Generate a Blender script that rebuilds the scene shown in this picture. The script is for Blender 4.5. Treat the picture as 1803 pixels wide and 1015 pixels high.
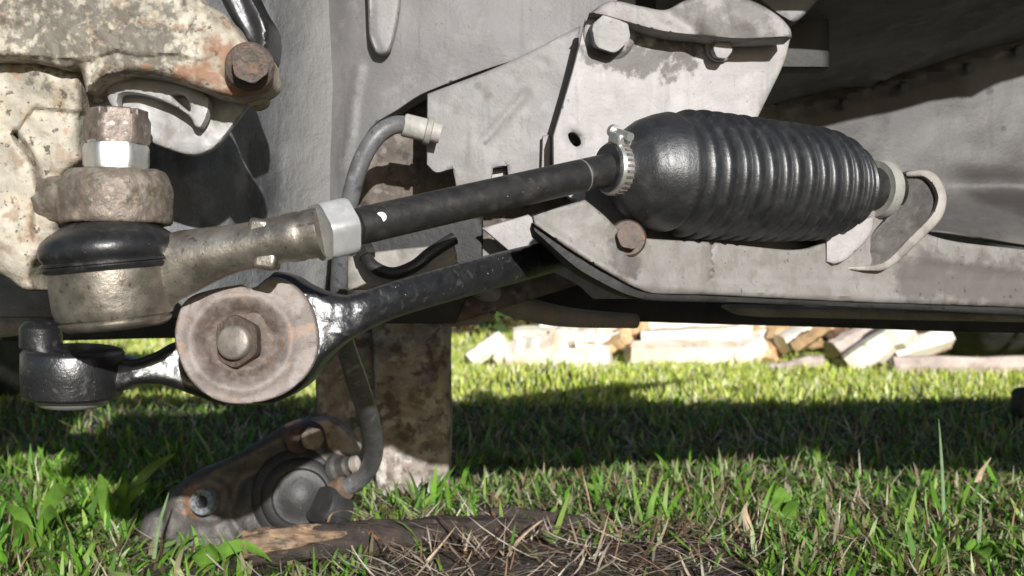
import bpy, bmesh, math, random
import numpy as np
from mathutils import Vector, Matrix, noise
from mathutils.geometry import delaunay_2d_cdt

random.seed(7); np.random.seed(7)
R = math.radians
S = bpy.context.scene
COL = S.collection
for o in list(bpy.data.objects): bpy.data.objects.remove(o)

# ------------------------------------------------------------------ camera, sky, sun, exposure
F = 1933.0                      # focal length in photograph pixels
CAMH = 0.20
cam = bpy.data.cameras.new('camera'); camo = bpy.data.objects.new('camera', cam); COL.objects.link(camo)
camo.location = (0, 0, CAMH); camo.rotation_euler = (R(90), 0, 0)
cam.sensor_width = 36; cam.lens = 36 * F / 1803; cam.clip_start = .01; cam.clip_end = 500
cam.dof.use_dof = True; cam.dof.focus_distance = .55; cam.dof.aperture_fstop = 18
S.camera = camo

SUN_EL, SUN_AZ = R(18), R(15)   # sun low behind the camera, a little to its right
SUN_DIR = Vector((math.sin(SUN_AZ) * math.cos(SUN_EL), -math.cos(SUN_AZ) * math.cos(SUN_EL), math.sin(SUN_EL)))
w = bpy.data.worlds.new('World'); S.world = w; w.use_nodes = True
nt = w.node_tree; bg = nt.nodes['Background']
sky = nt.nodes.new('ShaderNodeTexSky'); sky.sky_type = 'NISHITA'; sky.sun_disc = False
sky.sun_elevation = SUN_EL; sky.sun_rotation = math.atan2(SUN_DIR.x, SUN_DIR.y)
nt.links.new(sky.outputs[0], bg.inputs[0]); bg.inputs[1].default_value = .058
sl = bpy.data.lights.new('sun', 'SUN'); sl.energy = 5.0; sl.angle = R(.6); sl.color = (1, .98, .965)
so = bpy.data.objects.new('sun', sl); COL.objects.link(so); so.location = SUN_DIR * 5
so.rotation_euler = SUN_DIR.to_track_quat('Z', 'Y').to_euler()
S.view_settings.view_transform = 'Standard'; S.view_settings.look = 'None'
S.view_settings.exposure = .12; S.view_settings.gamma = 1

# ------------------------------------------------------------------ helpers
def P(x, y, d):
    return Vector(((x - 901.5) / F * d, d, CAMH - (y - 507.5) / F * d))

WO = {}
def tag(o, label=None, cat=None, group=None, kind=None):
    if label: o['label'] = label
    if cat: o['category'] = cat
    if group: o['group'] = group
    if kind: o['kind'] = kind
    return o
def thing(name, loc, label, cat, group=None):
    o = bpy.data.objects.new(name, None); COL.objects.link(o); o.location = loc
    o.empty_display_size = .02
    WO[o.name] = Vector(loc)
    return tag(o, label, cat, group)
def mk(name, V, Fc, mat, parent=None, smooth=True, angle=38, bevel=0, seg=2, label=None):
    V = np.asarray([tuple(v) for v in V], dtype=np.float64)
    if parent is not None: off = WO[parent.name]
    else: off = Vector(((V[:, 0].min() + V[:, 0].max()) / 2, (V[:, 1].min() + V[:, 1].max()) / 2, V[:, 2].min()))
    me = bpy.data.meshes.new(name)
    me.from_pydata((V - np.array(off)).tolist(), [], [tuple(f) for f in Fc])
    bm = bmesh.new(); bm.from_mesh(me); bmesh.ops.recalc_face_normals(bm, faces=bm.faces[:]); bm.to_mesh(me); bm.free()
    if smooth:
        me.polygons.foreach_set('use_smooth', [True] * len(me.polygons)); me.set_sharp_from_angle(angle=R(angle))
    o = bpy.data.objects.new(name, me); COL.objects.link(o)
    if mat: me.materials.append(mat)
    if parent is not None: o.parent = parent; WO[o.name] = off
    else: o.location = off; WO[o.name] = off
    if parent is not None and parent.type == 'MESH': o.location = (0, 0, 0)
    if bevel:
        b = o.modifiers.new('bevel', 'BEVEL'); b.width = bevel; b.segments = seg; b.limit_method = 'ANGLE'; b.angle_limit = R(35)
    if label: o['label'] = label
    return o
def cat(*ms):
    V, Fc = [], []
    for v, f in ms:
        n = len(V); V += [tuple(q) for q in v]; Fc += [tuple(i + n for i in q) for q in f]
    return V, Fc
def frame(n, up=None):
    n = Vector(n).normalized(); up = Vector(up) if up is not None else Vector((0, 0, 1))
    if abs(n.dot(up.normalized())) > .97: up = Vector((0, 1, 0)) if abs(n.y) < .9 else Vector((1, 0, 0))
    u = up.cross(n).normalized(); v = n.cross(u).normalized()
    return u, v
def loft(rings, n=32, caps=True, fn=None, phase=0):
    """rings: (centre, normal, rx, ry, up)"""
    V, Fc = [], []
    for k, rg in enumerate(rings):
        c, nn, rx = rg[0], rg[1], rg[2]; ry = rg[3] if len(rg) > 3 and rg[3] is not None else rx
        u, v = frame(nn, rg[4] if len(rg) > 4 else None)
        for i in range(n):
            a = 2 * math.pi * i / n + phase; s = fn(k, a) if fn else 1
            V.append(Vector(c) + u * (math.cos(a) * rx * s) + v * (math.sin(a) * ry * s))
    for k in range(len(rings) - 1):
        for i in range(n):
            j = (i + 1) % n; Fc.append((k * n + i, k * n + j, (k + 1) * n + j, (k + 1) * n + i))
    if caps:
        Fc.append(tuple(range(n - 1, -1, -1))); Fc.append(tuple((len(rings) - 1) * n + i for i in range(n)))
    return V, Fc
def lathe(A, axis, prof, n=56, fn=None, up=None):
    A = Vector(A); ax = Vector(axis).normalized()
    return loft([(A + ax * t, ax, r, r, up) for t, r in prof], n, True, fn)
def hexnut(A, axis, r, h, rot=0, n=6):
    A = Vector(A); ax = Vector(axis).normalized()
    # chamfered corners: 36-gon that is a hexagon in the middle and a circle-cut at the ends
    def rad(a):
        m = (a + rot) % (math.pi / 3) - math.pi / 6
        return math.cos(math.pi / 6) / math.cos(m)
    rings = [(0, .80), (0, .93), (h * .16, 1.03), (h * .84, 1.03), (h, .93), (h, .80)]
    return loft([(A + ax * t, ax, r) for t, q in rings], 48, True,
                lambda k, a: min(rad(a), rings[k][1] if rings[k][1] < 1 else 9) if rings[k][1] > .82 else .78)
def catmull(pts, n=8, closed=False):
    pts = [Vector(p) for p in pts]; m = len(pts); out = []
    rng = range(m) if closed else range(m - 1)
    for i in rng:
        p1, p2 = pts[i], pts[(i + 1) % m]
        p0 = pts[(i - 1) % m] if closed or i > 0 else p1 * 2 - p2
        p3 = pts[(i + 2) % m] if closed or i + 2 < m else p2 * 2 - p1
        for k in range(n):
            t = k / n
            out.append(.5 * ((2 * p1) + (p2 - p0) * t + (2 * p0 - 5 * p1 + 4 * p2 - p3) * t * t + (3 * p1 - p0 - 3 * p2 + p3) * t ** 3))
    if not closed: out.append(pts[-1])
    return out
def tube(pts, rad, n=20, sub=8, fn=None, flat=1):
    pts = catmull(pts, sub) if sub > 1 else [Vector(p) for p in pts]
    m = len(pts); rings = []
    if not hasattr(rad, '__len__'): rad = [rad, rad]
    for i, p in enumerate(pts):
        t = (pts[min(i + 1, m - 1)] - pts[max(i - 1, 0)]).normalized()
        f = i / (m - 1) * (len(rad) - 1); a = min(int(f), len(rad) - 2); r = rad[a] + (rad[a + 1] - rad[a]) * (f - a)
        rings.append((p, t, r, r * flat))
    return loft(rings, n, True, fn)
def box(c, sx, sy, sz, rot=None):
    V = [Vector((x * sx / 2, y * sy / 2, z * sz / 2)) for x in (-1, 1) for y in (-1, 1) for z in (-1, 1)]
    if rot is not None: V = [rot @ v for v in V]
    V = [v + Vector(c) for v in V]
    return V, [(0, 1, 3, 2), (4, 6, 7, 5), (0, 4, 5, 1), (2, 3, 7, 6), (0, 2, 6, 4), (1, 5, 7, 3)]

# --- outlines turned into solid plates with relief
def smooth_poly(poly, step):
    """points with a third value 1 stay sharp corners, the rest are rounded"""
    n = len(poly); sharp = [len(p) > 2 and p[2] for p in poly]
    out = []
    for i in range(n):
        p1, p2 = Vector(poly[i][:2]), Vector(poly[(i + 1) % n][:2])
        p0 = p1 * 1 if sharp[i] else Vector(poly[i - 1][:2]); p3 = p2 * 1 if sharp[(i + 1) % n] else Vector(poly[(i + 2) % n][:2])
        m = max(1, int((p2 - p1).length / step + .5))
        for k in range(m):
            t = k / m
            m1 = (p2 - p0) * .5; m2 = (p3 - p1) * .5
            if sharp[i]: m1 = p2 - p1
            if sharp[(i + 1) % n]: m2 = p2 - p1
            L = (p2 - p1).length
            for mm in (m1, m2):
                if mm.length > L: mm *= L / mm.length
            out.append((2 * t**3 - 3 * t**2 + 1) * p1 + (t**3 - 2 * t**2 + t) * m1 + (-2 * t**3 + 3 * t**2) * p2 + (t**3 - t**2) * m2)
    return np.array([(p.x, p.y) for p in out])
def segdist(pts, A, B):
    AB = B - A; L = (AB ** 2).sum(1) + 1e-9
    t = ((pts[:, None, :] - A[None]) * AB[None]).sum(2) / L[None]; t = np.clip(t, 0, 1)
    q = A[None] + t[..., None] * AB[None]
    return np.sqrt(((pts[:, None, :] - q) ** 2).sum(2)).min(1)
def polydist(pts, poly, closed=True):
    poly = np.asarray(poly, float)[:, :2]; A = poly if closed else poly[:-1]; B = np.roll(poly, -1, 0) if closed else poly[1:]
    out = np.empty(len(pts))
    for i in range(0, len(pts), 4000): out[i:i + 4000] = segdist(pts[i:i + 4000], A, B)
    return out
def inside(pts, poly):
    poly = np.asarray(poly, float)[:, :2]; x, y = pts[:, 0], pts[:, 1]; c = np.zeros(len(pts), bool)
    for (x1, y1), (x2, y2) in zip(poly, np.roll(poly, -1, 0)):
        hit = ((y1 > y) != (y2 > y)) & (x < (x2 - x1) * (y - y1) / (y2 - y1 + 1e-12) + x1); c ^= hit
    return c
def sstep(a, b, x):
    t = np.clip((x - a) / (b - a), 0, 1); return t * t * (3 - 2 * t)
def ridge(pl, wd, h): return lambda p: h * np.exp(-(polydist(p, pl, False) / wd) ** 2)
def bump(cx, cy, rx, ry, h): return lambda p: h * np.exp(-(((p[:, 0] - cx) / rx) ** 2 + ((p[:, 1] - cy) / ry) ** 2))
def disc(cx, cy, r, h, soft=4): return lambda p: h * (1 - sstep(r - soft, r + soft, np.hypot(p[:, 0] - cx, p[:, 1] - cy)))
def region(poly, h, soft=5):
    def f(p):
        s = polydist(p, poly); s = np.where(inside(p, poly), s, -s); return h * sstep(-soft, soft, s)
    return f
def rough(scale, h, seed=0, oct=3):
    return lambda p: np.array([h * noise.fractal(Vector((x / scale, y / scale, seed)), .9, 2.1, oct) for x, y in p])
def plane(d0, gx=0, gy=0, x0=900, y0=500):  # depth in metres: linear in picture position
    return lambda p: d0 + gx * (p[:, 0] - x0) + gy * (p[:, 1] - y0)
def slab_geo(outline, dep, thick=.006, step=7, edge=4, relief=(), holes=(), round_edge=True):
    bd = smooth_poly(outline, step); loops = [bd] + [smooth_poly(h, step * .7) for h in holes]
    x0, y0 = bd.min(0); x1, y1 = bd.max(0)
    gx, gy = np.meshgrid(np.arange(x0, x1, step), np.arange(y0, y1, step * .87))
    gx = gx + (np.arange(gx.shape[0]) % 2)[:, None] * step / 2
    g = np.stack([gx.ravel(), gy.ravel()], 1); g = g[inside(g, bd)]
    dmin = polydist(g, bd); keep = dmin > step * .55
    for hl in loops[1:]:
        ins = inside(g, hl); dd = polydist(g, hl); keep &= ~ins & (dd > step * .5); 
    g = g[keep]
    if edge and edge < step * 1.2 and round_edge:      # extra row of points just inside the rim
        nx = np.roll(bd, -1, 0) - np.roll(bd, 1, 0); nx = np.stack([nx[:, 1], -nx[:, 0]], 1); nx /= np.linalg.norm(nx, axis=1)[:, None] + 1e-9
        for sgn in (1, -1):
            q = bd + nx * edge * sgn * .5; q = q[inside(q, bd)]
            if len(q): q = q[polydist(q, bd) > edge * .35]; g = np.concatenate([g, q])
    pts = np.concatenate(loops + [g]); edges = []; n = 0
    for lp in loops:
        m = len(lp); edges += [(n + i, n + (i + 1) % m) for i in range(m)]; n += m
    vv, _, ff, ov, _, _ = delaunay_2d_cdt([Vector(p) for p in pts], edges, [], 1, 1e-4)
    if holes:
        qq = np.array([(v.x, v.y) for v in vv]); ce = np.array([qq[list(t)].mean(0) for t in ff]); bad = np.zeros(len(ff), bool)
        for hl in loops[1:]: bad |= inside(ce, hl)
        ff = [t for t, b_ in zip(ff, bad) if not b_]
    q = np.array([(v.x, v.y) for v in vv])
    rel = np.zeros(len(q))
    for f in relief: rel = rel + f(q)
    s = polydist(q, loops[0])
    for lp in loops[1:]: s = np.minimum(s, polydist(q, lp))
    if edge: t = np.clip(s / edge, 0, 1); rel = rel - edge * (1 - np.sqrt(1 - (1 - t) ** 2))
    db = dep(q); d = db - rel * db / F
    front = [P(x, y, dd) for (x, y), dd in zip(q, d)]
    cnt = {}
    tris = [t for t in ff]
    for t in tris:
        for a, b in zip(t, t[1:] + t[:1]): cnt[(a, b)] = cnt.get((a, b), 0) + 1
    bnd = [(a, b) for (a, b) in cnt if (b, a) not in cnt]
    back = [Vector((v.x, db[i] + thick, v.z)) for i, v in enumerate(front)]
    N = len(front)
    Fc = [tuple(t) for t in tris] + [tuple(i + N for i in reversed(t)) for t in tris]
    Fc += [(b, a, a + N, b + N) for a, b in bnd]
    return front + back, Fc
def slab(name, outline, dep, mat, parent=None, angle=50, label=None, **kw):
    if not callable(dep): dep = plane(dep)
    V, Fc = slab_geo(outline, dep, **kw)
    return mk(name, V, Fc, mat, parent, angle=angle, label=label)

# ------------------------------------------------------------------ materials
def M(name, base, rough=.6, metal=0., layers=(), bumps=(), var=0, vs=40, spec=.5, coat=0, edge=None, attr=None, trans=0, noise_rough=.0):
    m = bpy.data.materials.new(name); m.use_nodes = True; t = m.node_tree; N, L = t.nodes, t.links
    b = N['Principled BSDF']; b.inputs['Metallic'].default_value = metal; b.inputs['Specular IOR Level'].default_value = spec
    if coat: b.inputs['Coat Weight'].default_value = coat; b.inputs['Coat Roughness'].default_value = .26
    pos = N.new('ShaderNodeNewGeometry')
    def nz(scale, detail=4, off=(0, 0, 0), st=(1, 1, 1), rgh=.6):
        mp = N.new('ShaderNodeMapping'); mp.inputs['Location'].default_value = off; mp.inputs['Scale'].default_value = st
        L.new(pos.outputs['Position'], mp.inputs[0])
        n = N.new('ShaderNodeTexNoise'); n.inputs['Scale'].default_value = scale; n.inputs['Detail'].default_value = detail
        n.inputs['Roughness'].default_value = rgh; L.new(mp.outputs[0], n.inputs['Vector']); return n.outputs[0]
    def mr(x, lo, hi, a=0, c=1):
        n = N.new('ShaderNodeMapRange'); n.interpolation_type = 'SMOOTHSTEP'
        for k, v in zip((1, 2, 3, 4), (lo, hi, a, c)): n.inputs[k].default_value = v
        L.new(x, n.inputs[0]); return n.outputs[0]
    def mth(op, a, c):
        n = N.new('ShaderNodeMath'); n.operation = op
        for i, q in enumerate((a, c)):
            if isinstance(q, (int, float)): n.inputs[i].default_value = q
            else: L.new(q, n.inputs[i])
        return n.outputs[0]
    def mixc(f, a, c):
        n = N.new('ShaderNodeMix'); n.data_type = 'RGBA'
        if isinstance(f, (int, float)): n.inputs[0].default_value = f
        else: L.new(f, n.inputs[0])
        for i, q in ((6, a), (7, c)):
            if isinstance(q, tuple): n.inputs[i].default_value = (*q[:3], 1)
            else: L.new(q, n.inputs[i])
        return n.outputs[2]
    def mixf(f, a, c):
        n = N.new('ShaderNodeMix')
        L.new(f, n.inputs[0])
        for i, q in ((2, a), (3, c)):
            if isinstance(q, (int, float)): n.inputs[i].default_value = q
            else: L.new(q, n.inputs[i])
        return n.outputs[0]
    col = base; rg = rough
    if attr:
        a = N.new('ShaderNodeVertexColor'); a.layer_name = attr; col = a.outputs[0]
    if var:
        v = mr(nz(vs, 5, (3, 1, 7)), .3, .7)
        lo = tuple(c * (1 - var) for c in base); hi = tuple(min(1, c * (1 + var)) for c in base); col = mixc(v, lo, hi)
        if noise_rough: rg = mixf(v, rough - noise_rough, rough + noise_rough)
    for i, l in enumerate(layers):
        n_ = nz(l.get('scale', 60), l.get('detail', 5), l.get('off', (i * 1.7, i * 2.3, i)), l.get('st', (1, 1, 1)), l.get('rgh', .6))
        if 'at' in l:
            best = None
            for pt, rad in l['at']:
                vm = N.new('ShaderNodeVectorMath'); vm.operation = 'DISTANCE'; L.new(pos.outputs['Position'], vm.inputs[0]); vm.inputs[1].default_value = pt
                dd = mth('ADD', mth('DIVIDE', vm.outputs['Value'], rad), mth('MULTIPLY', mth('SUBTRACT', n_, .5), l.get('jag', 1.6)))
                k = mr(dd, l.get('in', .5), l.get('out', 1.0), 1, 0)
                best = k if best is None else mth('MAXIMUM', best, k)
            mask = best
        elif 'line' in l:
            mask = None
            for (pa, pb, rad) in l['line']:
                pa, pb = Vector(pa), Vector(pb); ab = pb - pa
                s1 = N.new('ShaderNodeVectorMath'); s1.operation = 'SUBTRACT'; L.new(pos.outputs['Position'], s1.inputs[0]); s1.inputs[1].default_value = pa
                dt = N.new('ShaderNodeVectorMath'); dt.operation = 'DOT_PRODUCT'; L.new(s1.outputs[0], dt.inputs[0]); dt.inputs[1].default_value = ab / ab.length_squared
                cl = N.new('ShaderNodeClamp'); L.new(dt.outputs['Value'], cl.inputs[0])
                sc = N.new('ShaderNodeVectorMath'); sc.operation = 'SCALE'; sc.inputs[0].default_value = ab; L.new(cl.outputs[0], sc.inputs['Scale'])
                ds = N.new('ShaderNodeVectorMath'); ds.operation = 'DISTANCE'; L.new(s1.outputs[0], ds.inputs[0]); L.new(sc.outputs[0], ds.inputs[1])
                dd = mth('ADD', mth('DIVIDE', ds.outputs['Value'], rad), mth('MULTIPLY', mth('SUBTRACT', n_, .5), l.get('jag', 1.6)))
                k = mr(dd, l.get('in', .5), l.get('out', 1.0), 1, 0)
                mask = k if mask is None else mth('MAXIMUM', mask, k)
        else: mask = mr(n_, l.get('lo', .5), l.get('hi', .6))
        if 'amt' in l: mask = mth('MULTIPLY', mask, l['amt'])
        c2 = l['col']
        col = mixc(mask, col, c2)
        if 'rough' in l: rg = mixf(mask, rg, l['rough'])
    if edge:
        col = mixc(mth('MULTIPLY', mr(pos.outputs['Pointiness'], edge[1], edge[2]), nz(90, 4)), col, edge[0])
    if isinstance(col, tuple): b.inputs['Base Color'].default_value = (*col[:3], 1)
    else: L.new(col, b.inputs['Base Color'])
    if isinstance(rg, (int, float)): b.inputs['Roughness'].default_value = rg
    else: L.new(rg, b.inputs['Roughness'])
    prev = None
    for bb in bumps:
        sc_, dist = bb[0], bb[1]; st = bb[2] if len(bb) > 2 else (1, 1, 1)
        bn = N.new('ShaderNodeBump'); bn.inputs['Distance'].default_value = dist; bn.inputs['Strength'].default_value = 1
        L.new(nz(sc_, 5, (9, 4, 2), st), bn.inputs['Height'])
        if prev: L.new(prev, bn.inputs['Normal'])
        prev = bn.outputs[0]
    if prev: L.new(prev, b.inputs['Normal'])
    if trans:
        out = N['Material Output']; tr = N.new('ShaderNodeBsdfTranslucent'); mx = N.new('ShaderNodeMixShader'); mx.inputs[0].default_value = trans
        if isinstance(col, tuple): tr.inputs[0].default_value = (*col, 1)
        else: L.new(col, tr.inputs[0])
        L.new(b.outputs[0], mx.inputs[1]); L.new(tr.outputs[0], mx.inputs[2]); L.new(mx.outputs[0], out.inputs[0])
    return m

RUST, RUST_D, DIRT = (.34, .15, .07), (.11, .055, .03), (.075, .06, .048)
m_knuckle = M('pale_cast_iron', (.44, .405, .325), .62, .0, var=.25, vs=55, bumps=((55, .0016), (260, .0006), (900, .00018)), layers=(
    dict(col=(.50, .40, .25), scale=60, lo=.52, hi=.70, amt=.45),
    dict(col=(.30, .22, .15), scale=100, lo=.54, hi=.64, amt=.75),
    dict(col=RUST, scale=95, lo=.63, hi=.70, amt=.5, off=(5, 2, 1)),
    dict(col=(.05, .04, .03), scale=190, lo=.60, hi=.65, amt=.8, detail=8),
    dict(col=(.06, .05, .04), scale=420, lo=.63, hi=.69, amt=.8),
    dict(col=(.10, .09, .07), scale=230, at=[(P(230, 70, .45), .03), (P(90, 50, .45), .032), (P(40, 10, .45), .02)], jag=3.6, **{'in': .3, 'out': 1.0}, amt=.8),
    dict(col=(.27, .145, .085), scale=120, at=[(P(425, 130, .45), .024), (P(370, 85, .45), .013), (P(320, 135, .45), .013), (P(260, 125, .45), .008), (P(80, 340, .46), .012), (P(60, 390, .46), .012), (P(60, 205, .46), .008), (P(110, 165, .46), .009), (P(300, 40, .45), .007)], jag=2.2, amt=.92),
    dict(col=(.10, .06, .04), scale=160, at=[(P(165, 140, .45), .010), (P(75, 370, .46), .009), (P(440, 150, .45), .006)], jag=2.5, amt=.85)), edge=((.14, .08, .045), .52, .60))
m_eye = M('brown_forged_steel', (.19, .155, .125), .5, .25, var=.3, vs=110, bumps=((160, .0009), (700, .0003)), layers=(
    dict(col=(.30, .265, .235), scale=150, lo=.5, hi=.66, amt=.7), dict(col=(.09, .09, .05), scale=190, lo=.55, hi=.66, amt=.75),
    dict(col=(.45, .37, .22), scale=260, lo=.6, hi=.68, amt=.6)))
m_rustbolt = M('rusty_bolt_steel', (.085, .064, .052), .55, .3, var=.3, vs=140, bumps=((420, .0006),), layers=(
    dict(col=(.17, .09, .052), scale=180, lo=.53, hi=.66, amt=.7), dict(col=(.06, .045, .04), scale=260, lo=.58, hi=.66, amt=.8)))
m_nut = M('brown_nut_steel', (.19, .155, .13), .48, .4, var=.35, vs=160, bumps=((500, .0003),), layers=(
    dict(col=(.62, .57, .52), scale=300, lo=.55, hi=.68, amt=.5), dict(col=(.09, .06, .045), scale=200, lo=.55, hi=.65, amt=.7)))
m_zinc = M('bright_zinc', (.60, .60, .575), .36, .75, var=.12, vs=120, bumps=((700, .0001),), layers=(
    dict(col=(.45, .43, .36), scale=200, lo=.56, hi=.66, amt=.5),))
m_whitezinc = M('white_zinc_nut', (.62, .62, .605), .40, .5, var=.1, vs=120, bumps=((600, .00015),), layers=(
    dict(col=(.50, .49, .46), scale=220, lo=.56, hi=.66, amt=.5),))
m_gold = M('oiled_bronze_steel', (.345, .315, .265), .36, .8, var=.25, vs=90, noise_rough=.06, bumps=((200, .0003), (1000, .0001)), layers=(
    dict(col=(.16, .13, .098), scale=80, lo=.48, hi=.70, amt=.6), dict(col=(.75, .72, .66), scale=700, lo=.64, hi=.7, amt=.6),
    dict(col=(.10, .075, .05), scale=260, lo=.6, hi=.68, amt=.7)))
m_rubber = M('glossy_black_rubber', (.018, .018, .019), .33, 0, var=.3, vs=160, bumps=((300, .0002),), layers=(
    dict(col=(.10, .10, .095), scale=140, lo=.55, hi=.7, amt=.35, rough=.55), dict(col=(.30, .30, .29), scale=1400, lo=.68, hi=.73, amt=.6, rough=.7)))
m_gaiter = M('gaiter_rubber', (.020, .0205, .022), .40, 0, spec=1.0, var=.25, vs=160, bumps=((500, .0002), (1500, .00008)), layers=(
    dict(col=(.075, .074, .072), scale=95, lo=.48, hi=.7, amt=.35, rough=.5), dict(col=(.15, .14, .125), scale=320, lo=.62, hi=.74, amt=.3, rough=.8), dict(col=(.42, .42, .41), scale=1100, lo=.70, hi=.74, amt=.8, rough=.7)))
m_rod = M('satin_black_rod', (.022, .021, .02), .45, 0, var=.3, vs=150, bumps=((420, .0002),), layers=(
    dict(col=(.07, .06, .05), scale=120, lo=.52, hi=.68, amt=.45), dict(col=(.55, .54, .52), scale=900, lo=.70, hi=.74, amt=.8)))
m_arm = M('wet_black_paint', (.014, .0145, .0155), .33, 0, coat=.5, spec=.8, var=.3, vs=120, bumps=((150, .0004), (600, .00015)), layers=(
    dict(col=(.08, .075, .065), scale=170, lo=.57, hi=.7, amt=.5, rough=.55), dict(col=(.48, .46, .43), scale=750, lo=.68, hi=.73, amt=.8, rough=.7)))
m_washer = M('pinkish_rust_steel', (.215, .182, .163), .58, .15, var=.22, vs=70, bumps=((220, .0005), (900, .00015)), layers=(
    dict(col=(.285, .258, .243), scale=110, lo=.5, hi=.65, amt=.6), dict(col=(.33, .22, .15), scale=130, lo=.56, hi=.66, amt=.6),
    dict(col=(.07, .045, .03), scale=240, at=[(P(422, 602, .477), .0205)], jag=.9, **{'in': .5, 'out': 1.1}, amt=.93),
    dict(col=(.16, .09, .055), scale=230, lo=.6, hi=.68, amt=.6)))
PAINT = (.47, .445, .415)
def paint(name, base=PAINT, layers=(), rough=.55, var=.1):
    return M(name, base, rough, 0, var=var, vs=28, bumps=((60, .0006), (420, .00025)), layers=(
        dict(col=tuple(c * .74 for c in base), scale=16, lo=.40, hi=.68, amt=.7), dict(col=tuple(c * .80 for c in base), scale=45, lo=.48, hi=.72, amt=.35), dict(col=tuple(min(1, c * 1.15) for c in base), scale=70, lo=.54, hi=.68, amt=.6),
        dict(col=(.12, .10, .085), scale=330, lo=.67, hi=.72, amt=.7), dict(col=(.20, .17, .14), scale=150, lo=.58, hi=.72, amt=.32), dict(col=tuple(c * .55 for c in base), scale=130, lo=.54, hi=.70, st=(1, 1, .12), amt=.45),
        dict(col=(.09, .075, .06), scale=75, lo=.62, hi=.76, amt=.3, detail=10, rgh=.75), dict(col=(.07, .06, .05), scale=520, lo=.665, hi=.70, amt=.7), dict(col=tuple(min(1, c * 1.35) for c in base), scale=900, lo=.66, hi=.72, amt=.5)) + tuple(layers), edge=((.10, .07, .05), .535, .62))
m_rail = paint('dusty_grey_paint', (.195, .188, .184))
m_plate = paint('dusty_beige_paint', (.265, .252, .244), layers=(
    dict(col=(.10, .09, .085), scale=120, line=[(P(930, 160, .65), P(855, 250, .65), .0022)], jag=2.0, amt=.75),
    dict(col=(.15, .12, .10), scale=120, at=[(P(862, 170, .65), .005), (P(840, 150, .65), .003)], jag=2, amt=.7)))
m_bracket = paint('chalky_beige_paint', (.385, .364, .352), layers=(
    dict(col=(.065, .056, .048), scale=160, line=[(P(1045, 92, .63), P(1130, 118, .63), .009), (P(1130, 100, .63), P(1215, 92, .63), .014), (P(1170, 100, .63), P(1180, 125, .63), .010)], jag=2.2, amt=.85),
    dict(col=(.08, .07, .06), scale=160, at=[(P(1212, 157, .63), .0022), (P(1120, 170, .63), .0012), (P(1300, 140, .63), .001)], jag=1, amt=.9),))
m_cap = paint('stained_beige_paint', (.30, .282, .266), layers=(
    dict(col=(.12, .11, .10), scale=90, at=[(P(1310, 40, .60), .036)], jag=2.0, amt=.85), dict(col=(.13, .10, .07), scale=130, line=[(P(1050, 22, .62), P(1170, 48, .62), .004)], jag=3, amt=.7)))
m_cross = paint('grimy_beige_paint', (.255, .240, .224), layers=(
    dict(col=(.10, .09, .08), scale=190, at=[(P(1100, 432, .547), .014), (P(1106, 466, .547), .010)], jag=2.2, amt=.85),
    dict(col=(.20, .18, .155), scale=120, lo=.48, hi=.64, amt=.7), dict(col=(.105, .095, .085), scale=90, line=[(P(1590, 490, .65), P(1830, 512, .69), .022)], jag=1.6, amt=.8), dict(col=(.055, .05, .045), scale=260, lo=.64, hi=.69, amt=.8)))
m_sill = paint('brown_dust_paint', (.34, .315, .28), layers=(dict(col=(.16, .145, .125), scale=70, lo=.48, hi=.64, amt=.6),))
m_fender = M('dark_grey_falloff', (.125, .13, .133), .6, 0, var=.35, vs=22, bumps=((40, .002), (110, .0012), (600, .0004)), layers=(  # dark base puts the falloff of light on this panel into the colour
    dict(col=(.24, .235, .225), scale=60, lo=.52, hi=.66, st=(1, 1, .25), amt=.45), dict(col=(.30, .29, .275), scale=260, lo=.64, hi=.70, amt=.6, detail=8), dict(col=(.04, .042, .045), scale=70, at=[(P(330, 330, .60), .04), (P(470, 330, .62), .03)], jag=2.2, amt=.6),
    dict(col=(.12, .125, .13), scale=26, lo=.48, hi=.66, amt=.7), dict(col=(.30, .30, .295), scale=34, lo=.5, hi=.68, amt=.6), dict(col=(.235,.23,.222), scale=30, line=[(P(600,0,.67),P(585,480,.67),.055)], jag=.8, amt=.9, **{'in':.2,'out':1.1}), dict(col=(.4, .39, .37), scale=500, lo=.68, hi=.73, amt=.5)))
m_shield = M('dull_grey_sheet', (.36, .355, .345), .5, .1, var=.18, vs=60, bumps=((150, .0005),), layers=(
    dict(col=(.22, .20, .17), scale=90, lo=.52, hi=.66, amt=.55), dict(col=(.45, .33, .2), scale=220, lo=.64, hi=.7, amt=.5)))
m_floor = paint('grey_floor_paint', (.112, .108, .103), layers=(
    dict(col=(.045, .04, .037), scale=22, at=[(P(1790, 318, .84), .045), (P(1740, 312, .84), .03), (P(1480, 200, .85), .05), (P(1560, 172, .85), .045), (P(1650, 150, .85), .03)], jag=1.2, **{'in': .4, 'out': 1}, amt=.85),  # shade of the top band and the right-hand smear, painted in
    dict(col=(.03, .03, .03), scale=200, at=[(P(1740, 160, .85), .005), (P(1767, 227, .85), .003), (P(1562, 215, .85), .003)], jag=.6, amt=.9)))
m_darkfloor = M('dark_floor_falloff', (.12, .115, .11), .7, 0, var=.3, vs=25, bumps=((60, .0015), (300, .0006)), layers=(dict(col=(.2, .19, .175), scale=60, lo=.55, hi=.68, amt=.5),))  # light falling off overhead is partly put into this dark colour
m_darkrust = M('dark_rust_rail', (.13, .105, .085), .7, 0, var=.35, vs=60, bumps=((130, .001), (500, .0004)), layers=(
    dict(col=(.26, .23, .2), scale=120, lo=.56, hi=.66, amt=.7), dict(col=(.035, .03, .027), scale=80, lo=.54, hi=.64, amt=.7), dict(col=(.6, .57, .52), scale=280, lo=.69, hi=.73, amt=.8)))
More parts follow.
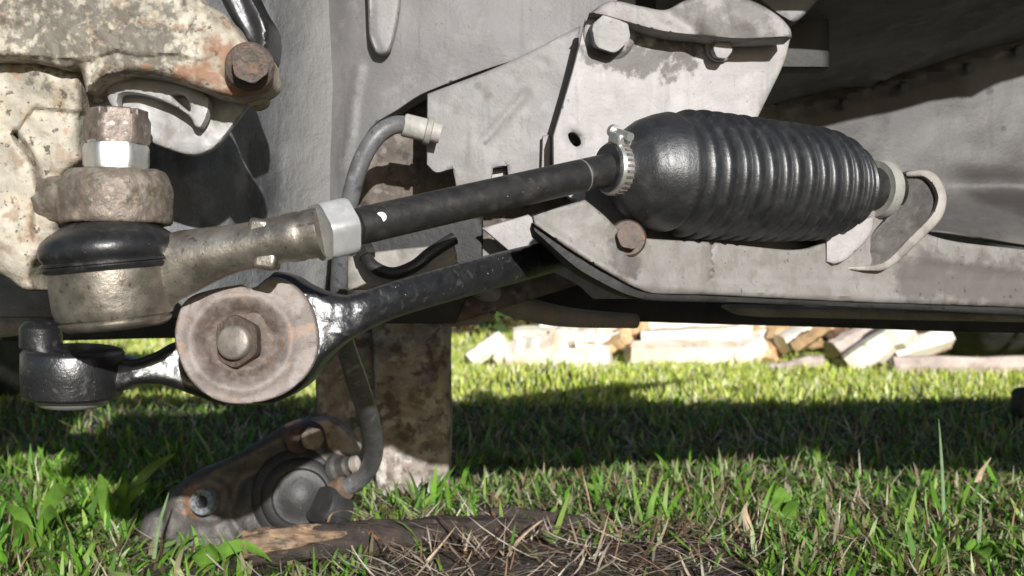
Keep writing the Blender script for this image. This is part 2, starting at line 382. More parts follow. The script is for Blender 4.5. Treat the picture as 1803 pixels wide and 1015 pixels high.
m_black = M('black_void_shade', (.02, .019, .018), .6, 0, var=.3, vs=50, bumps=((200, .0005),))  # black for voids and undersides; their shade is put into the colour
m_hose = M('grey_black_hose', (.12, .12, .122), .42, 0, var=.25, vs=70, bumps=((600, .0002),), layers=(
    dict(col=(.30, .30, .30), scale=120, lo=.56, hi=.7, amt=.5), dict(col=(.03, .03, .032), scale=180, lo=.58, hi=.66, amt=.6)))
m_fitting = paint('chalky_fitting', (.42, .40, .365))
m_pipe = paint('dusty_pipe', (.30, .27, .24))
m_caliper = M('brown_black_caliper', (.088, .08, .073), .5, .2, var=.3, vs=60, bumps=((130, .0009), (600, .0003)), layers=(
    dict(col=(.14, .12, .105), scale=70, lo=.5, hi=.68, amt=.5), dict(col=(.045, .042, .04), scale=110, lo=.56, hi=.66, amt=.6),
    dict(col=(.30, .15, .08), scale=150, at=[(P(352, 882, .88), .017), (P(520, 762, .9), .013), (P(540, 800, .9), .010)], jag=2.2, amt=.8),
    dict(col=(.5, .47, .42), scale=700, lo=.69, hi=.73, amt=.6)))
m_caliper_pale = M('pale_caliper_lug', (.40, .36, .31), .55, .2, var=.2, vs=80, bumps=((200, .0006),), layers=(dict(col=(.22, .12, .07), scale=110, lo=.55, hi=.64, amt=.7),))
m_piston = M('dusty_black_piston', (.036, .035, .034), .5, .1, var=.25, vs=70, bumps=((220, .0004),), layers=(dict(col=(.10, .09, .08), scale=70, lo=.52, hi=.74, amt=.4), dict(col=(.5, .48, .45), scale=800, lo=.69, hi=.73, amt=.6)))
m_chrome = M('bright_socket_steel', (.26, .29, .32), .55, .4, var=.3, vs=300, bumps=((500, .0002),), layers=(dict(col=(.12, .09, .07), scale=260, lo=.5, hi=.62, amt=.8),))
m_post = M('weathered_post', (.36, .31, .27), .75, 0, var=.35, vs=45, bumps=((90, .002), (320, .0008)), layers=(
    dict(col=(.58, .54, .49), scale=55, lo=.52, hi=.58, detail=8, amt=.8), dict(col=(.12, .09, .07), scale=60, lo=.52, hi=.62, amt=.8), dict(col=(.24, .14, .08), scale=110, lo=.6, hi=.67, amt=.6)))
m_branch = M('dark_bark', (.04, .03, .024), .8, 0, var=.4, vs=90, bumps=((140, .004, (.3, 1, 1)), (420, .0012, (.5, 1, 1))), layers=(
    dict(col=(.13, .10, .08), scale=130, lo=.60, hi=.66, amt=.7), dict(col=(.3, .13, .06), scale=90, lo=.63, hi=.7, amt=.7)))
m_splitwood = M('split_branch_wood', (.20, .135, .085), .7, 0, var=.35, vs=90, bumps=((160, .0018, (.25, 1, 1)),), layers=(
    dict(col=(.16, .08, .045), scale=130, lo=.52, hi=.62, st=(.3, 1, 1), amt=.8), dict(col=(.40, .25, .13), scale=200, lo=.56, hi=.66, st=(.3, 1, 1), amt=.6), dict(col=(.05, .035, .025), scale=300, lo=.52, hi=.6, st=(.15, 1, 1), amt=.8)))
m_wood = M('fresh_split_wood', (.90, .83, .70), .65, 0, var=.1, vs=14, bumps=((60, .002),), layers=(dict(col=(.74, .53, .30), scale=13, lo=.50, hi=.64, amt=.6), dict(col=(.45, .27, .14), scale=40, lo=.60, hi=.68, amt=.7),))
m_woodor = M('orange_split_wood', (.66, .45, .24), .65, 0, var=.2, vs=20, bumps=((60, .002),), layers=(dict(col=(.38, .17, .08), scale=22, lo=.54, hi=.64, amt=.6),))
m_woodpink = M('pinkish_old_wood', (.56, .46, .40), .7, 0, var=.2, vs=20, bumps=((60, .003),), layers=(dict(col=(.34, .25, .21), scale=26, lo=.52, hi=.64, amt=.6), dict(col=(.75, .7, .62), scale=30, lo=.58, hi=.66, amt=.6)))
m_bark = M('brown_log_bark', (.20, .11, .065), .85, 0, var=.4, vs=22, bumps=((40, .006),), layers=(dict(col=(.36, .24, .16), scale=40, lo=.54, hi=.66, amt=.6),))
m_tyre = M('dusty_tyre', (.03, .029, .028), .7, 0, var=.3, vs=20, bumps=((120, .001),), layers=(dict(col=(.09, .085, .08), scale=20, lo=.5, hi=.7, amt=.6),))
m_rim = M('dull_wheel_steel', (.22, .21, .20), .5, .5, var=.2)
m_soil = M('soil_moss_sunlit', (.034, .027, .02), .95, 0, var=.45, vs=40, bumps=((60, .006), (240, .002)), layers=(
    dict(col=(.05, .075, .018), scale=9, lo=.44, hi=.60, amt=.85), dict(col=(.34, .40, .09), scale=14, line=[((-4, 3.5, 0), (4, 3.5, 0), 1.75)], jag=.5, amt=.9), dict(col=(.12, .10, .06), scale=90, lo=.55, hi=.66, amt=.7), dict(col=(.022, .017, .013), scale=120, lo=.53, hi=.64, amt=.7),  # bright far strip: sunlit brightness put into the ground colour
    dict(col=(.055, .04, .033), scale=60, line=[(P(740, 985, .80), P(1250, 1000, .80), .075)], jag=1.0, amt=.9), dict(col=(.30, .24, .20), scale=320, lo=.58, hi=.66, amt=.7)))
m_grass = M('grass_blade', (.1, .15, .03), .48, 0, attr='Col', trans=.3, spec=.4)
m_straw = M('straw_stalk', (.4, .33, .22), .65, 0, attr='Col', trans=.15, spec=.3)
m_leaf = M('broad_leaf', (.17, .33, .05), .42, 0, var=.25, vs=60, trans=.25, bumps=((120, .0008),))
m_hedge = M('hedge_leaf', (.1, .1, .03), .6, 0, attr='Col', trans=.2)

def hz(x, y):   # ground height
    v = .010 * noise.noise(Vector((x * 1.7, y * 1.7, 3))) + .006 * noise.noise(Vector((x * 7, y * 7, 1))) + .0035 * noise.noise(Vector((x * 28, y * 28, 5)))
    v += .045 * math.exp(-((x - .08) / .13) ** 2 - ((y - 2.12) / .08) ** 2)
    v += .012 * math.exp(-((x - .10) / .18) ** 2 - ((y - .80) / .06) ** 2)
    return v

# ------------------------------------------------------------------ ground
def ground():
    xs = np.concatenate([[-300, -80, -25, -8], np.linspace(-3, -.9, 24)[:-1], np.linspace(-.9, .9, 130), np.linspace(.9, 3, 24)[1:], [8, 25, 80, 300]])
    ys = np.concatenate([[-300, -60, -10, -2], np.linspace(-.5, .6, 14)[:-1], np.linspace(.6, 1.4, 80)[:-1], np.linspace(1.4, 5, 90), [8, 15, 40, 120, 400]])
    V = []; nx = len(xs)
    for y in ys:
        for x in xs: V.append((x, y, hz(x, y)))
    Fc = [(j * nx + i, j * nx + i + 1, (j + 1) * nx + i + 1, (j + 1) * nx + i) for j in range(len(ys) - 1) for i in range(nx - 1)]
    me = bpy.data.meshes.new('ground'); me.from_pydata(V, [], Fc); me.materials.append(m_soil)
    me.polygons.foreach_set('use_smooth', [True] * len(me.polygons))
    o = bpy.data.objects.new('ground', me); COL.objects.link(o); tag(o, kind='structure')
ground()

# ------------------------------------------------------------------ car body
body = thing('car_body', (0.05, .75, .2), 'dusty grey underside of the jacked-up car body behind the steering parts', 'car body')
slab('inner_fender', [(-150, -120, 1), (600, -120, 1), (640, 100), (632, 250), (612, 330), (590, 420), (560, 560, 1), (-150, 560, 1)],
     lambda p: .565 + .12 * sstep(330, 620, p[:, 0]), m_fender, body, step=14, edge=5, thick=.01,
     relief=(rough(220, 8, 2), bump(560, 100, 40, 300, 6)))
slab('frame_rail', [(545, -140, 1), (1120, -140, 1), (1120, 60, 1), (900, 110), (748, 165), (700, 195), (655, 225), (632, 270), (612, 330), (596, 420), (540, 430, 1)],
     lambda p: .672 - .010 * sstep(560, 700, p[:, 0]) + .014 * (1 - sstep(540, 620, p[:, 0])), m_rail, body, step=9, edge=4, thick=.02,
     relief=(ridge([(632, 120), (622, 180), (618, 232), (600, 300)], 7, 9),
             rough(180, 5, 4), bump(820, 60, 140, 60, 5)))
slab('rail_strut', [(644, -120, 1), (712, -120, 1), (703, 20), (688, 86), (676, 97), (661, 92), (650, 62)], .652, m_plate, body, step=6, edge=7, thick=.006, relief=(ridge([(655, -100), (655, 60), (668, 92)], 5, -5),))
slab('rail_plate', [(752, 166, 1), (890, 112), (1022, 46, 1), (1012, 120), (975, 235, 1), (972, 300, 1), (960, 330, 1), (895, 330, 1), (893, 292, 1), (868, 296, 1), (864, 330, 1), (803, 332, 1), (797, 297, 1), (768, 305), (751, 290, 1)],
     .652, m_plate, body, step=8, edge=3, thick=.004, relief=(rough(160, 5, 9), ridge([(925, 165), (880, 215), (855, 245)], 7, -5), bump(820, 240, 40, 60, 3), disc(795, 192, 8, -2.5, 3), disc(850, 165, 8, -2.5, 3), disc(905, 139, 8, -2.5, 3), disc(960, 112, 8, -2.5, 3)))
slab('rail_tab', [(866, 300, 1), (890, 296, 1), (893, 345, 1), (858, 345, 1)], .662, m_bracket, body, step=8, edge=2, thick=.003)
slab('lower_rail', [(560, 150, 1), (1120, 150, 1), (1120, 470, 1), (800, 570, 1), (560, 570, 1)], .70, m_darkrust, body, step=10, edge=4, thick=.03,
     relief=(rough(60, 8, 1), region([(640, 300), (668, 260), (668, 600), (640, 600)], 9, 4)))
slab('rail_shade_box', [(612, 398, 1), (850, 380, 1), (850, 470, 1), (800, 570, 1), (612, 570, 1)], .685, m_black, body, step=12, edge=5, thick=.02)  # black slab standing in for the shadow under the tie rod
slab('dark_gap_panel', [(1030, -120, 1), (1460, -120, 1), (1460, 120, 1), (1030, 120, 1)], .70, m_black, body, step=16, edge=5, thick=.02)  # black panel added to keep the gap above the cap dark
slab('rail_foot', [(612, 452, 1), (690, 440), (800, 430, 1), (812, 505, 1), (612, 512, 1)], .585, m_sill, body, step=8, edge=4, thick=.01, relief=(rough(60, 5, 8),))
slab('rail_gusset', [(848, 402, 1), (930, 378, 1), (1010, 430, 1), (1010, 470, 1), (900, 446, 1)], .668, m_bracket, body, step=8, edge=3, thick=.004)
slab('rail_gusset', [(822, 440, 1), (860, 420), (900, 450), (905, 500, 1), (822, 500, 1)], .69, m_rail, body, step=8, edge=3, thick=.004)
# floor: horizontal dark panel overhead, upright pale wall behind it
def sheet(name, fn, nx, ny, th, mat):
    V = [fn(i / (nx - 1), j / (ny - 1)) for j in range(ny) for i in range(nx)]
    Fc = [(j * nx + i, j * nx + i + 1, (j + 1) * nx + i + 1, (j + 1) * nx + i) for j in range(ny - 1) for i in range(nx - 1)]
    n0 = len(V); V = V + [v + Vector((0, 0, th)) for v in V]; Fc += [tuple(k + n0 for k in reversed(f)) for f in Fc]
    rim = [i for i in range(nx)] + [j * nx + nx - 1 for j in range(1, ny)] + [(ny - 1) * nx + i for i in range(nx - 2, -1, -1)] + [j * nx for j in range(ny - 2, 0, -1)]
    Fc += [(a, b, b + n0, a + n0) for a, b in zip(rim, rim[1:] + rim[:1])]
    return mk(name, V, Fc, mat, body)
def under(u, v):     # overhead panel: from the front edge above the frame back to the ridge of the bulkhead
    x = 1150 + 1500 * u; d = .60 + .26 * v
    zr = CAMH + (507.5 - np.interp(x, [1150, 1400, 1600, 1803, 2650], [238, 184, 133, 76, -120])) / F * .86
    z = .385 + max(0, zr - .37) * .8 + (zr - .385 - max(0, zr - .37) * .8) * v
    wx = (x - 901.5) / F * .86 * (.72 + .28 * v)
    return Vector((wx, d, z + .003 * noise.noise(Vector((wx * 14, d * 14, 0))) - .006 * math.exp(-((wx - .30 + .6 * (d - .8)) / .010) ** 2)))
sheet('floor_pan', under, 60, 20, .012, m_darkfloor)
sheet('arch_shade_cover', lambda u, v: Vector((-.62 + .78 * u, .60 + .13 * v, .405 + .008 * math.sin(v * 3))), 16, 6, .012, m_darkfloor)  # unseen cover, added to keep skylight off the parts below
slab('bulkhead', [(1180, 222, 1), (1400, 172), (1600, 121), (1803, 64), (2100, -19, 1), (2100, 470, 1), (1803, 434), (1640, 408), (1180, 380, 1)],
     lambda p: .85 - .07 * sstep(330, 430, p[:, 1]), m_floor, body, step=14, edge=6, thick=.012,
     relief=(ridge([(1380, 200), (1600, 140), (1803, 84), (2100, 0)], 7, 14), rough(150, 9, 3), bump(1760, 330, 120, 22, -14)))
for (sx, sy) in ((1487, 181), (1590, 152), (1705, 118), (1792, 88)):
    a = P(sx, sy, .842); mk('weld_stud', *lathe(a, (0, -1, -.35), [(0, .004), (.004, .0042), (.0055, .003)], 16), m_floor, body)
V, Fc = tube([P(1425, 120, .82), P(1470, 96, .80), P(1500, 62, .78), P(1540, 20, .76), P(1560, -40, .74)], [.006, .010, .012, .016], 14)
mk('floor_rib', V, Fc, m_darkfloor, body)
mk('floor_rib', *box(P(1460, 95, .84), .035, .05, .012, Matrix.Rotation(.35, 3, 'Y')), m_darkfloor, body, bevel=.003)
mk('floor_slot', *box(P(1530, 52, .83), .03, .006, .006, Matrix.Rotation(.3, 3, 'Y')), m_black, body, bevel=.002)

# unseen car sides, added to widen the shade on the ground
mk('side_shade_box', *box((1.42, .78, .255), 1.9, .16, .21), m_sill, body, bevel=.02)
mk('wing_shade_box', *box((-.52, .77, .62), .86, .10, .38), m_fender, body, bevel=.03)  # unseen box added to throw shade over the left background
mk('side_shade_box', *box((-.98, .78, .255), 1.1, .16, .21), m_sill, body, bevel=.02)

# sills and pipes below the crossmember
sl_ = slab('sill', [(1280, 538), (1420, 540), (1803, 546), (2100, 552, 1), (2100, 572, 1), (1803, 568), (1420, 560), (1310, 556)], plane(.72), m_sill, body, step=9, edge=9, thick=.02)
slab('underside_shade', [(880, 470, 1), (1150, 505), (1300, 515, 1), (2100, 520, 1), (2100, 590, 1), (1700, 585), (1500, 578), (1250, 571), (1080, 566), (960, 566), (900, 540)], .80, m_black, body, step=14, edge=6, thick=.3, relief=(rough(60, 5, 2),))  # black strip: shade below the body put into its colour
ex = thing('exhaust_pipe', P(960, 560, .72), 'curved dusty brown pipe under the crossmember, left of the firewood gap', 'pipe')
mk('pipe', *tube([P(840, 500, .70), P(885, 528, .71), P(940, 548, .725), P(1010, 560, .74), P(1120, 566, .76)], [.0085, .0085, .007, .005], 20), m_pipe, ex)
mk('pipe_flange', *tube([P(780, 566, .735), P(815, 561, .73), P(850, 553, .725), P(866, 546, .72)], [.005, .0065, .0075, .004], 18, flat=.8), m_pipe, ex)

slab('underside_shade', [(-200, 470, 1), (600, 470, 1), (560, 600), (300, 596), (120, 600), (-200, 604, 1)], .79, m_black, body, step=14, edge=6, thick=.05, relief=(rough(60, 5, 6),))  # black slab added; the underside's shade is put into its colour
# ------------------------------------------------------------------ mount bracket with bolts and its cap
mb = thing('mount_bracket', P(1180, 240, .63), 'chalky beige mounting plate with two bolts above the ribbed gaiter', 'bracket')
slab('plate', [(1030, 34, 1), (1150, 30, 1), (1392, 66, 1), (1380, 112), (1335, 205, 1), (1320, 330, 1), (1080, 400, 1), (974, 330, 1), (973, 240, 1), (1006, 130)],
     lambda p: .632 + .00004 * (p[:, 0] - 1100), m_bracket, mb, step=8, edge=4, thick=.006, relief=(rough(140, 4, 6), ridge([(1155, 130), (1150, 230)], 12, 4), ridge([(1260, 100), (1250, 190)], 30, -3), rough(22, .8, 3)),
     holes=[[(1000, 236), (1010, 233), (1021, 243), (1023, 254), (1014, 259), (1004, 250)]])
slab('plate_flange', [(955, 240, 1), (970, 236, 1), (968, 320, 1), (952, 320, 1)], .645, m_bracket, mb, step=6, edge=3, thick=.004)
b1 = mk('bolt', *hexnut(P(1070, 60, .628), (.1, -1, -.15), .0118, .011, .3), m_bracket, mb)
mk('bolt_washer', *lathe(P(1072, 62, .632), (.1, -1, -.15), [(0, .015), (.003, .015), (.004, .0135)], 32), m_bracket, b1)
b2 = mk('bolt', *hexnut(P(1266, 88, .633), (.1, -1, -.15), .0058, .008, .1), m_bracket, mb)
mk('bolt_washer', *lathe(P(1266, 84, .637), (.1, -1, -.15), [(0, .0085), (.002, .0085), (.003, .0075)], 28), m_bracket, b2)
slab('cap', [(1037, 24, 1), (1075, 2), (1127, 11), (1170, 18), (1200, 4), (1240, -12), (1290, -8), (1334, 6), (1373, 30), (1392, 52), (1394, 66, 1), (1305, 70), (1245, 65), (1163, 56), (1068, 30)],
     .615, m_cap, mb, step=7, edge=5, thick=.02, relief=(ridge([(1170, 20), (1215, 48), (1230, 62)], 16, -8), bump(1310, 30, 50, 30, 8), rough(30, 2, 5)))
slab('cap_back', [(1385, -40, 1), (1500, -60, 1), (1440, 0), (1415, 28), (1390, 40), (1330, -10)], .66, m_rail, mb, step=8, edge=8, thick=.02)

# ------------------------------------------------------------------ crossmember
cm = thing('crossmember', P(1350, 525, .66), 'grimy beige crossmember with a rusty bolt, running right under the gaiter', 'crossmember')
cdep = lambda p: np.interp(p[:, 0], [900, 1098, 1532, 1803, 2100], [.530, .545, .628, .68, .72])
slab('front_face', [(937, 378, 1), (1030, 352, 1), (1062, 378), (1090, 404), (1124, 418), (1180, 423), (1254, 427), (1381, 440), (1424, 437), (1470, 419), (1500, 395), (1540, 345, 1), (1640, 415), (1803, 440), (2100, 480, 1), (2100, 566, 1), (1803, 543), (1500, 532), (1249, 520), (1150, 517), (1116, 506), (1086, 490), (1016, 448), (940, 396, 1)],
     cdep, m_cross, cm, step=7, edge=4, thick=.012,
     relief=(ridge([(937, 388), (1014, 440), (1084, 482), (1120, 500), (1250, 511), (1803, 533), (2100, 556)], 8, 8), region([(1256, 300), (2200, 300), (2200, 500), (1256, 500)], -5, 2.5), rough(60, 3.5, 2), rough(20, 1, 4),
             bump(1100, 428, 42, 36, -5), ridge([(1254, 424), (1253, 460), (1250, 496)], 2.6, -14), ridge([(1300, 450), (1330, 470), (1345, 476)], 9, -5), ridge([(1580, 448), (1803, 474), (2100, 520)], 9, 6), bump(1240, 460, 10, 40, 3)))
slab('rear_face', [(1030, 320, 1), (1600, 320, 1), (1600, 470, 1), (1120, 470, 1), (1030, 430, 1)], lambda p: cdep(p) + .036, m_cross, cm, step=14, edge=3, thick=.006)
slab('lower_shade_strip', [(936, 392, 1), (1012, 444), (1084, 486), (1116, 503), (1150, 515), (1249, 519), (1803, 541), (2100, 562, 1), (2100, 578, 1), (1803, 556), (1300, 534), (1150, 530), (1105, 521), (1060, 500), (1010, 470), (940, 408, 1)],
     lambda p: cdep(p) + .002, m_black, cm, step=8, edge=4, thick=.06)  # shadow along the bottom edge, put in as black colour
slab('lip_bracket', [(962, 474, 1), (985, 468, 1), (1040, 486), (1085, 505), (1140, 521, 1), (1135, 526, 1), (1045, 527, 1), (1015, 500)], .655, m_bracket, cm, step=7, edge=3, thick=.004, relief=(rough(14, 3, 3),))
rb = mk('bolt', *hexnut(P(1106, 420, .5475), (.05, -1, .12), .0068, .006, .2), m_rustbolt, cm)
mk('bolt_washer', *lathe(P(1104, 421, .5505), (.05, -1, .12), [(0, .0095), (.002, .0095), (.003, .0085)], 32), m_rustbolt, rb)
slab('tab', [(1454, 395, 1), (1540, 380, 1), (1532, 415), (1490, 458), (1468, 466, 1), (1454, 462, 1)], .613, m_bracket, cm, step=7, edge=4, thick=.02)

# ------------------------------------------------------------------ rack clamp and rack tube
rc = thing('rack_clamp', P(1560, 470, .63), 'dirty strap clamp bent over the end of the steering rack, right of the gaiter', 'clamp')
slab('strap', [(1588, 306), (1610, 301), (1634, 302), (1654, 320), (1664, 350), (1655, 384), (1610, 430), (1575, 462), (1552, 474), (1520, 474), (1490, 472, 1), (1536, 410), (1572, 370), (1584, 340)],
     lambda p: .628 + .012 * sstep(1500, 1660, p[:, 0]), M('dirty_strap', (.07, .063, .057), .6, 0, var=.35, vs=60, bumps=((200, .0007),), layers=(
         dict(col=(.16, .145, .13), scale=110, lo=.50, hi=.68, amt=.6), dict(col=(.05, .045, .04), scale=150, lo=.58, hi=.66, amt=.7))), rc, step=5, edge=4, thick=.03,
     relief=(bump(1600, 370, 40, 60, 10),))
slab('strap_rim', [(1596, 303), (1634, 300), (1656, 317), (1667, 350), (1657, 386), (1611, 433), (1576, 465), (1552, 477), (1480, 476, 1), (1482, 470, 1), (1544, 466), (1568, 453), (1600, 420), (1640, 379), (1651, 350), (1642, 326), (1626, 312), (1596, 311)],
     lambda p: .622 + .012 * sstep(1500, 1660, p[:, 0]), m_sill, rc, step=5, edge=3, thick=.030)
rt = thing('steering_rack', P(1570, 380, .63), 'end of the steering rack tube with a pale chipped collar beside the gaiter tail', 'steering rack')
GA, GB = P(1068, 296, .541), P(1514, 331, .627); gax = (GB - GA).normalized()
tl = GB - gax * .006
mk('rack_tube', *lathe(tl, gax, [(0, .0125), (.026, .0125), (.032, .0125), (.034, .010)], 40), m_rod, rt)
mk('collar', *lathe(tl + gax * .017, gax, [(0, .0128), (0, .0162), (.003, .0172), (.0065, .0172), (.0065, .0128)], 48), m_fitting, rt)

# ------------------------------------------------------------------ gaiter
ga = thing('steering_gaiter', P(1300, 410, .58), 'black ribbed rubber gaiter with a bright worm clamp on its narrow end', 'gaiter')
prof = []
L = (GB - GA).length; rr = [(0, .0118), (.06, .0118)]
def env(t):     # crest radius along the gaiter
    xs = [0, .032, .045, .062, .085, .115, .16, .215, .25, .33, .50, .66, .78, .85, .91, .95, .98, 1.0]
    rs = [.0118, .0122, .0140, .0175, .0222, .0258, .0288, .0312, .0322, .0334, .0331, .0325, .0316, .0300, .0268, .0228, .0178, .0135]
    return np.interp(t, xs, rs)
nrib = 15; t0 = .225
k = 0
for t in np.linspace(0, t0, 40): prof.append((t * L, env(t) - .0026 * float(sstep(.195, .225, np.array(t)))))
for i in range(nrib):
    ta = t0 + (1 - t0) * (1 - (1 - i / nrib) ** 1.0); tb = t0 + (1 - t0) * ((i + 1) / nrib)
    amp = .0038 * (1 if i < 12 else .7) * (1 + .15 * math.sin(i * 2.3))
    for s, q in ((.05, .92), (.20, 1.0), (.40, .98), (.58, .90), (.66, .74), (.72, .40), (.77, .08), (.82, -.04), (.87, .02), (.92, .35), (.97, .75)):
        t = ta + (tb - ta) * s; prof.append((t * L, env(t) - amp * q))
prof.append((L, .0128))
mk('bellows', *lathe(GA, gax, prof, 96, fn=lambda k, a: 1 + .006 * math.sin(3 * a + k * .05) + .004 * math.sin(7 * a - k * .11)), m_gaiter, ga, angle=60)
cl = mk('worm_clamp', *lathe(GA + gax * .0015, gax, [(0, .0120), (0, .0129), (.0008, .0134), (.0078, .0136), (.0086, .0131), (.0086, .0120)], 64), m_zinc, ga)
up = Vector((-.25, -.45, .85)); up = (up - gax * up.dot(gax)).normalized(); side = gax.cross(up)
sc = GA + gax * .005 + up * .0155
mk('clamp_housing', *box(sc - up * .0008, .010, .0085, .006, Matrix((side, gax, up)).transposed()), m_zinc, cl, bevel=.0012)
mk('clamp_screw', *lathe(sc - side * .009 + up * .0018, side, [(0, .0026), (.001, .0034), (.004, .0036), (.004, .0022), (.017, .0022)], 20), m_zinc, cl)
slots = []
for k_ in range(30):
    a = k_ / 30 * 2 * math.pi; dv = (up * math.cos(a) + side * math.sin(a))
    slots.append(box(GA + gax * .0058 + dv * .0135, .0012, .005, .0006, Matrix((gax.cross(dv), gax, dv)).transposed()))
mk('clamp_threads', *cat(*slots), m_nut, cl)
mk('tail_tie', *lathe(GB - gax * .006, gax, [(0, .0150), (.001, .0162), (.003, .0162), (.004, .0150)], 48), m_zinc, ga)

# ------------------------------------------------------------------ tie rod
TA, TB = P(596, 407, .458), GA + gax * .004
tax = (TB - TA).normalized()
tr = thing('tie_rod', P(830, 380, .5), 'straight black tie rod between the white lock nut and the gaiter', 'tie rod')
Lr = (TB - TA).length
mk('shaft', *lathe(TA, tax, [(0, .0066), (.008, .0066), (.0085, .0077), (.014, .0080), (Lr - .021, .0080), (Lr - .0205, .0076), (Lr - .0195, .0076), (Lr - .019, .0080), (Lr, .0080)], 48), m_rod, tr)
mk('groove_ring', *lathe(TA + tax * (Lr - .0206), tax, [(0, .0075), (.0002, .0079), (.0007, .0079), (.0009, .0075)], 48), m_zinc, tr)
pd = TA + tax * .0185 + Vector((.3, -.92, .2)).normalized() * .0079
mk('paint_dab', *lathe(pd, (.35, -.93, .12), [(-.0003, .0026), (.0001, .0023), (.00025, .0012)], 18, fn=lambda k, a: 1 + .10 * math.sin(2 * a + 1)), M('white_paint_dab', (.75, .74, .72), .5, 0), tr)

# ------------------------------------------------------------------ tie rod end
te = thing('tie_rod_end', P(200, 585, .46), 'bronze-coloured tie rod end with black dust boot and castle nut', 'tie rod end')
ax = Vector((-.085, -.06, 1)).normalized(); D = .462
px = lambda n, d=D: n * d / F
c0 = P(205, 571, D)
H = lambda t: c0 + ax * px(t)
def rot_axis(t): return ax
prof = [(-8, 60), (-6, 84), (0, 92), (5, 95), (7, 95), (9, 92), (12, 93), (14, 98), (22, 101), (30, 103), (98, 106), (106, 106), (108, 102)]
mk('socket', *lathe(c0, ax, [(px(t), px(r)) for t, r in prof], 80), m_gold, te)
prof = [(96, 104), (98, 111), (103, 113), (105, 110), (107, 110), (109, 114), (113, 114), (115, 110), (118, 111), (122, 114), (128, 116), (138, 116), (148, 112), (158, 102), (166, 90), (173, 78), (178, 70)]
rings = []
for t, r in prof:
    f = max(0, (t - 125) / 60.); a2 = (ax * (1 - f * .6) + Vector((0, 0, 1)) * f * .6).normalized()
    rings.append((H(t) + Vector((px(14 * f * f), 0, 0)), a2, px(r)))
nk = P(206, 398, D)
rings += [(nk + Vector((0, 0, px(0))), Vector((0, 0, 1)), px(66)), (nk + Vector((0, 0, px(12))), Vector((0, 0, 1)), px(62))]
mk('dust_boot', *loft(rings, 80), m_rubber, te)
# shank: from the socket to the lock nut
A0, A1 = P(285, 462, .462), P(566, 409, .4575); sax = (A1 - A0).normalized(); Ls = (A1 - A0).length
sh = []
for t, r, ry in ((0, 70, 40), (.07, 60, 40), (.16, 57, 41), (.28, 50, 40), (.38, 45, 40), (.48, 41.5, 40), (.74, 41, 40), (.76, 40, 40), (.80, 43, 43), (.87, 44, 44), (.89, 42, 42), (.92, 43.5, 43.5), (1.0, 44, 44)):
    dz = -16 * (1 - min(1, t / .45)) ** 1.5
    sh.append((A0 + sax * Ls * t + Vector((0, 0, px(dz))), sax, px(ry), px(r), Vector((0, 0, 1))))
mk('shank', *loft(sh, 40), m_gold, te)
mk('shank_lug', *box(P(459, 402, .4575), px(36), px(50), px(32), Matrix.Rotation(R(9), 3, 'Y')), m_gold, te, bevel=px(8), seg=3)
mk('shank_lug', *box(P(471, 459, .4575), px(40), px(50), px(34), Matrix.Rotation(R(9), 3, 'Y')), m_gold, te, bevel=px(8), seg=3)
mk('lock_nut', *hexnut(P(563, 410, .4575), tax, px(57), px(54), R(5)), m_whitezinc, te)
# stud with lower hex and castle nut
zz = Vector((0, 0, 1))
mk('collar_nut', *hexnut(P(205, 299, .466), Vector((0, -.02, 1)), px(57), px(44), R(44)), m_zinc, te)
mk('collar_washer', *lathe(P(205, 258, .466), zz, [(0, px(46)), (px(3), px(50)), (px(7), px(50)), (px(9), px(40))], 40), m_zinc, te)
cnx = P(207, 256, .466)
cs = [hexnut(cnx, zz, px(57), px(50), R(38))]
V, Fc = cs[0]
mk('castle_nut', V, Fc, m_nut, te)
for k_ in range(6):
    a = k_ * math.pi / 3 + R(52)
    cc = cnx + Vector((math.cos(a) * px(36), math.sin(a) * px(36), px(53)))
    mk('castle_prong', *box(cc, px(26), px(42), px(18), Matrix.Rotation(a, 3, 'Z')), m_nut, te, bevel=px(3))
mk('stud_end', *lathe(cnx + zz * px(40), zz, [(0, px(24)), (px(19), px(24)), (px(23), px(19))], 28), m_nut, te)

# ------------------------------------------------------------------ steering knuckle
kn = thing('steering_knuckle', P(60, 500, .47), 'big pale rust-speckled steering knuckle filling the top left corner', 'knuckle')
slab('knuckle_body', [(-120, 92, 1), (44, 100), (83, 107), (118, 115), (140, 116, 1), (145, 165), (145, 207), (140, 255), (146, 280), (128, 297), (110, 312), (106, 345), (104, 402), (78, 446), (61, 465), (56, 487), (62, 510), (45, 512), (22, 498), (0, 484), (-120, 470, 1)],
     .470, m_knuckle, kn, step=4.5, edge=26, thick=.05,
     relief=(rough(90, 12, 1), rough(16, 2.2, 5), ridge([(26, 236), (34, 248), (46, 262), (58, 282), (66, 300), (71, 335)], 4, -26), region([(28, 232), (48, 262), (66, 298), (72, 340), (90, 345), (112, 320), (150, 290), (160, 200), (60, 190)], -9, 3), ridge([(26, 236), (45, 262), (65, 300), (71, 335)], 5, -16),
             region([(56, 350), (110, 330), (112, 405), (60, 420)], -16, 6), bump(20, 400, 70, 70, 16)))
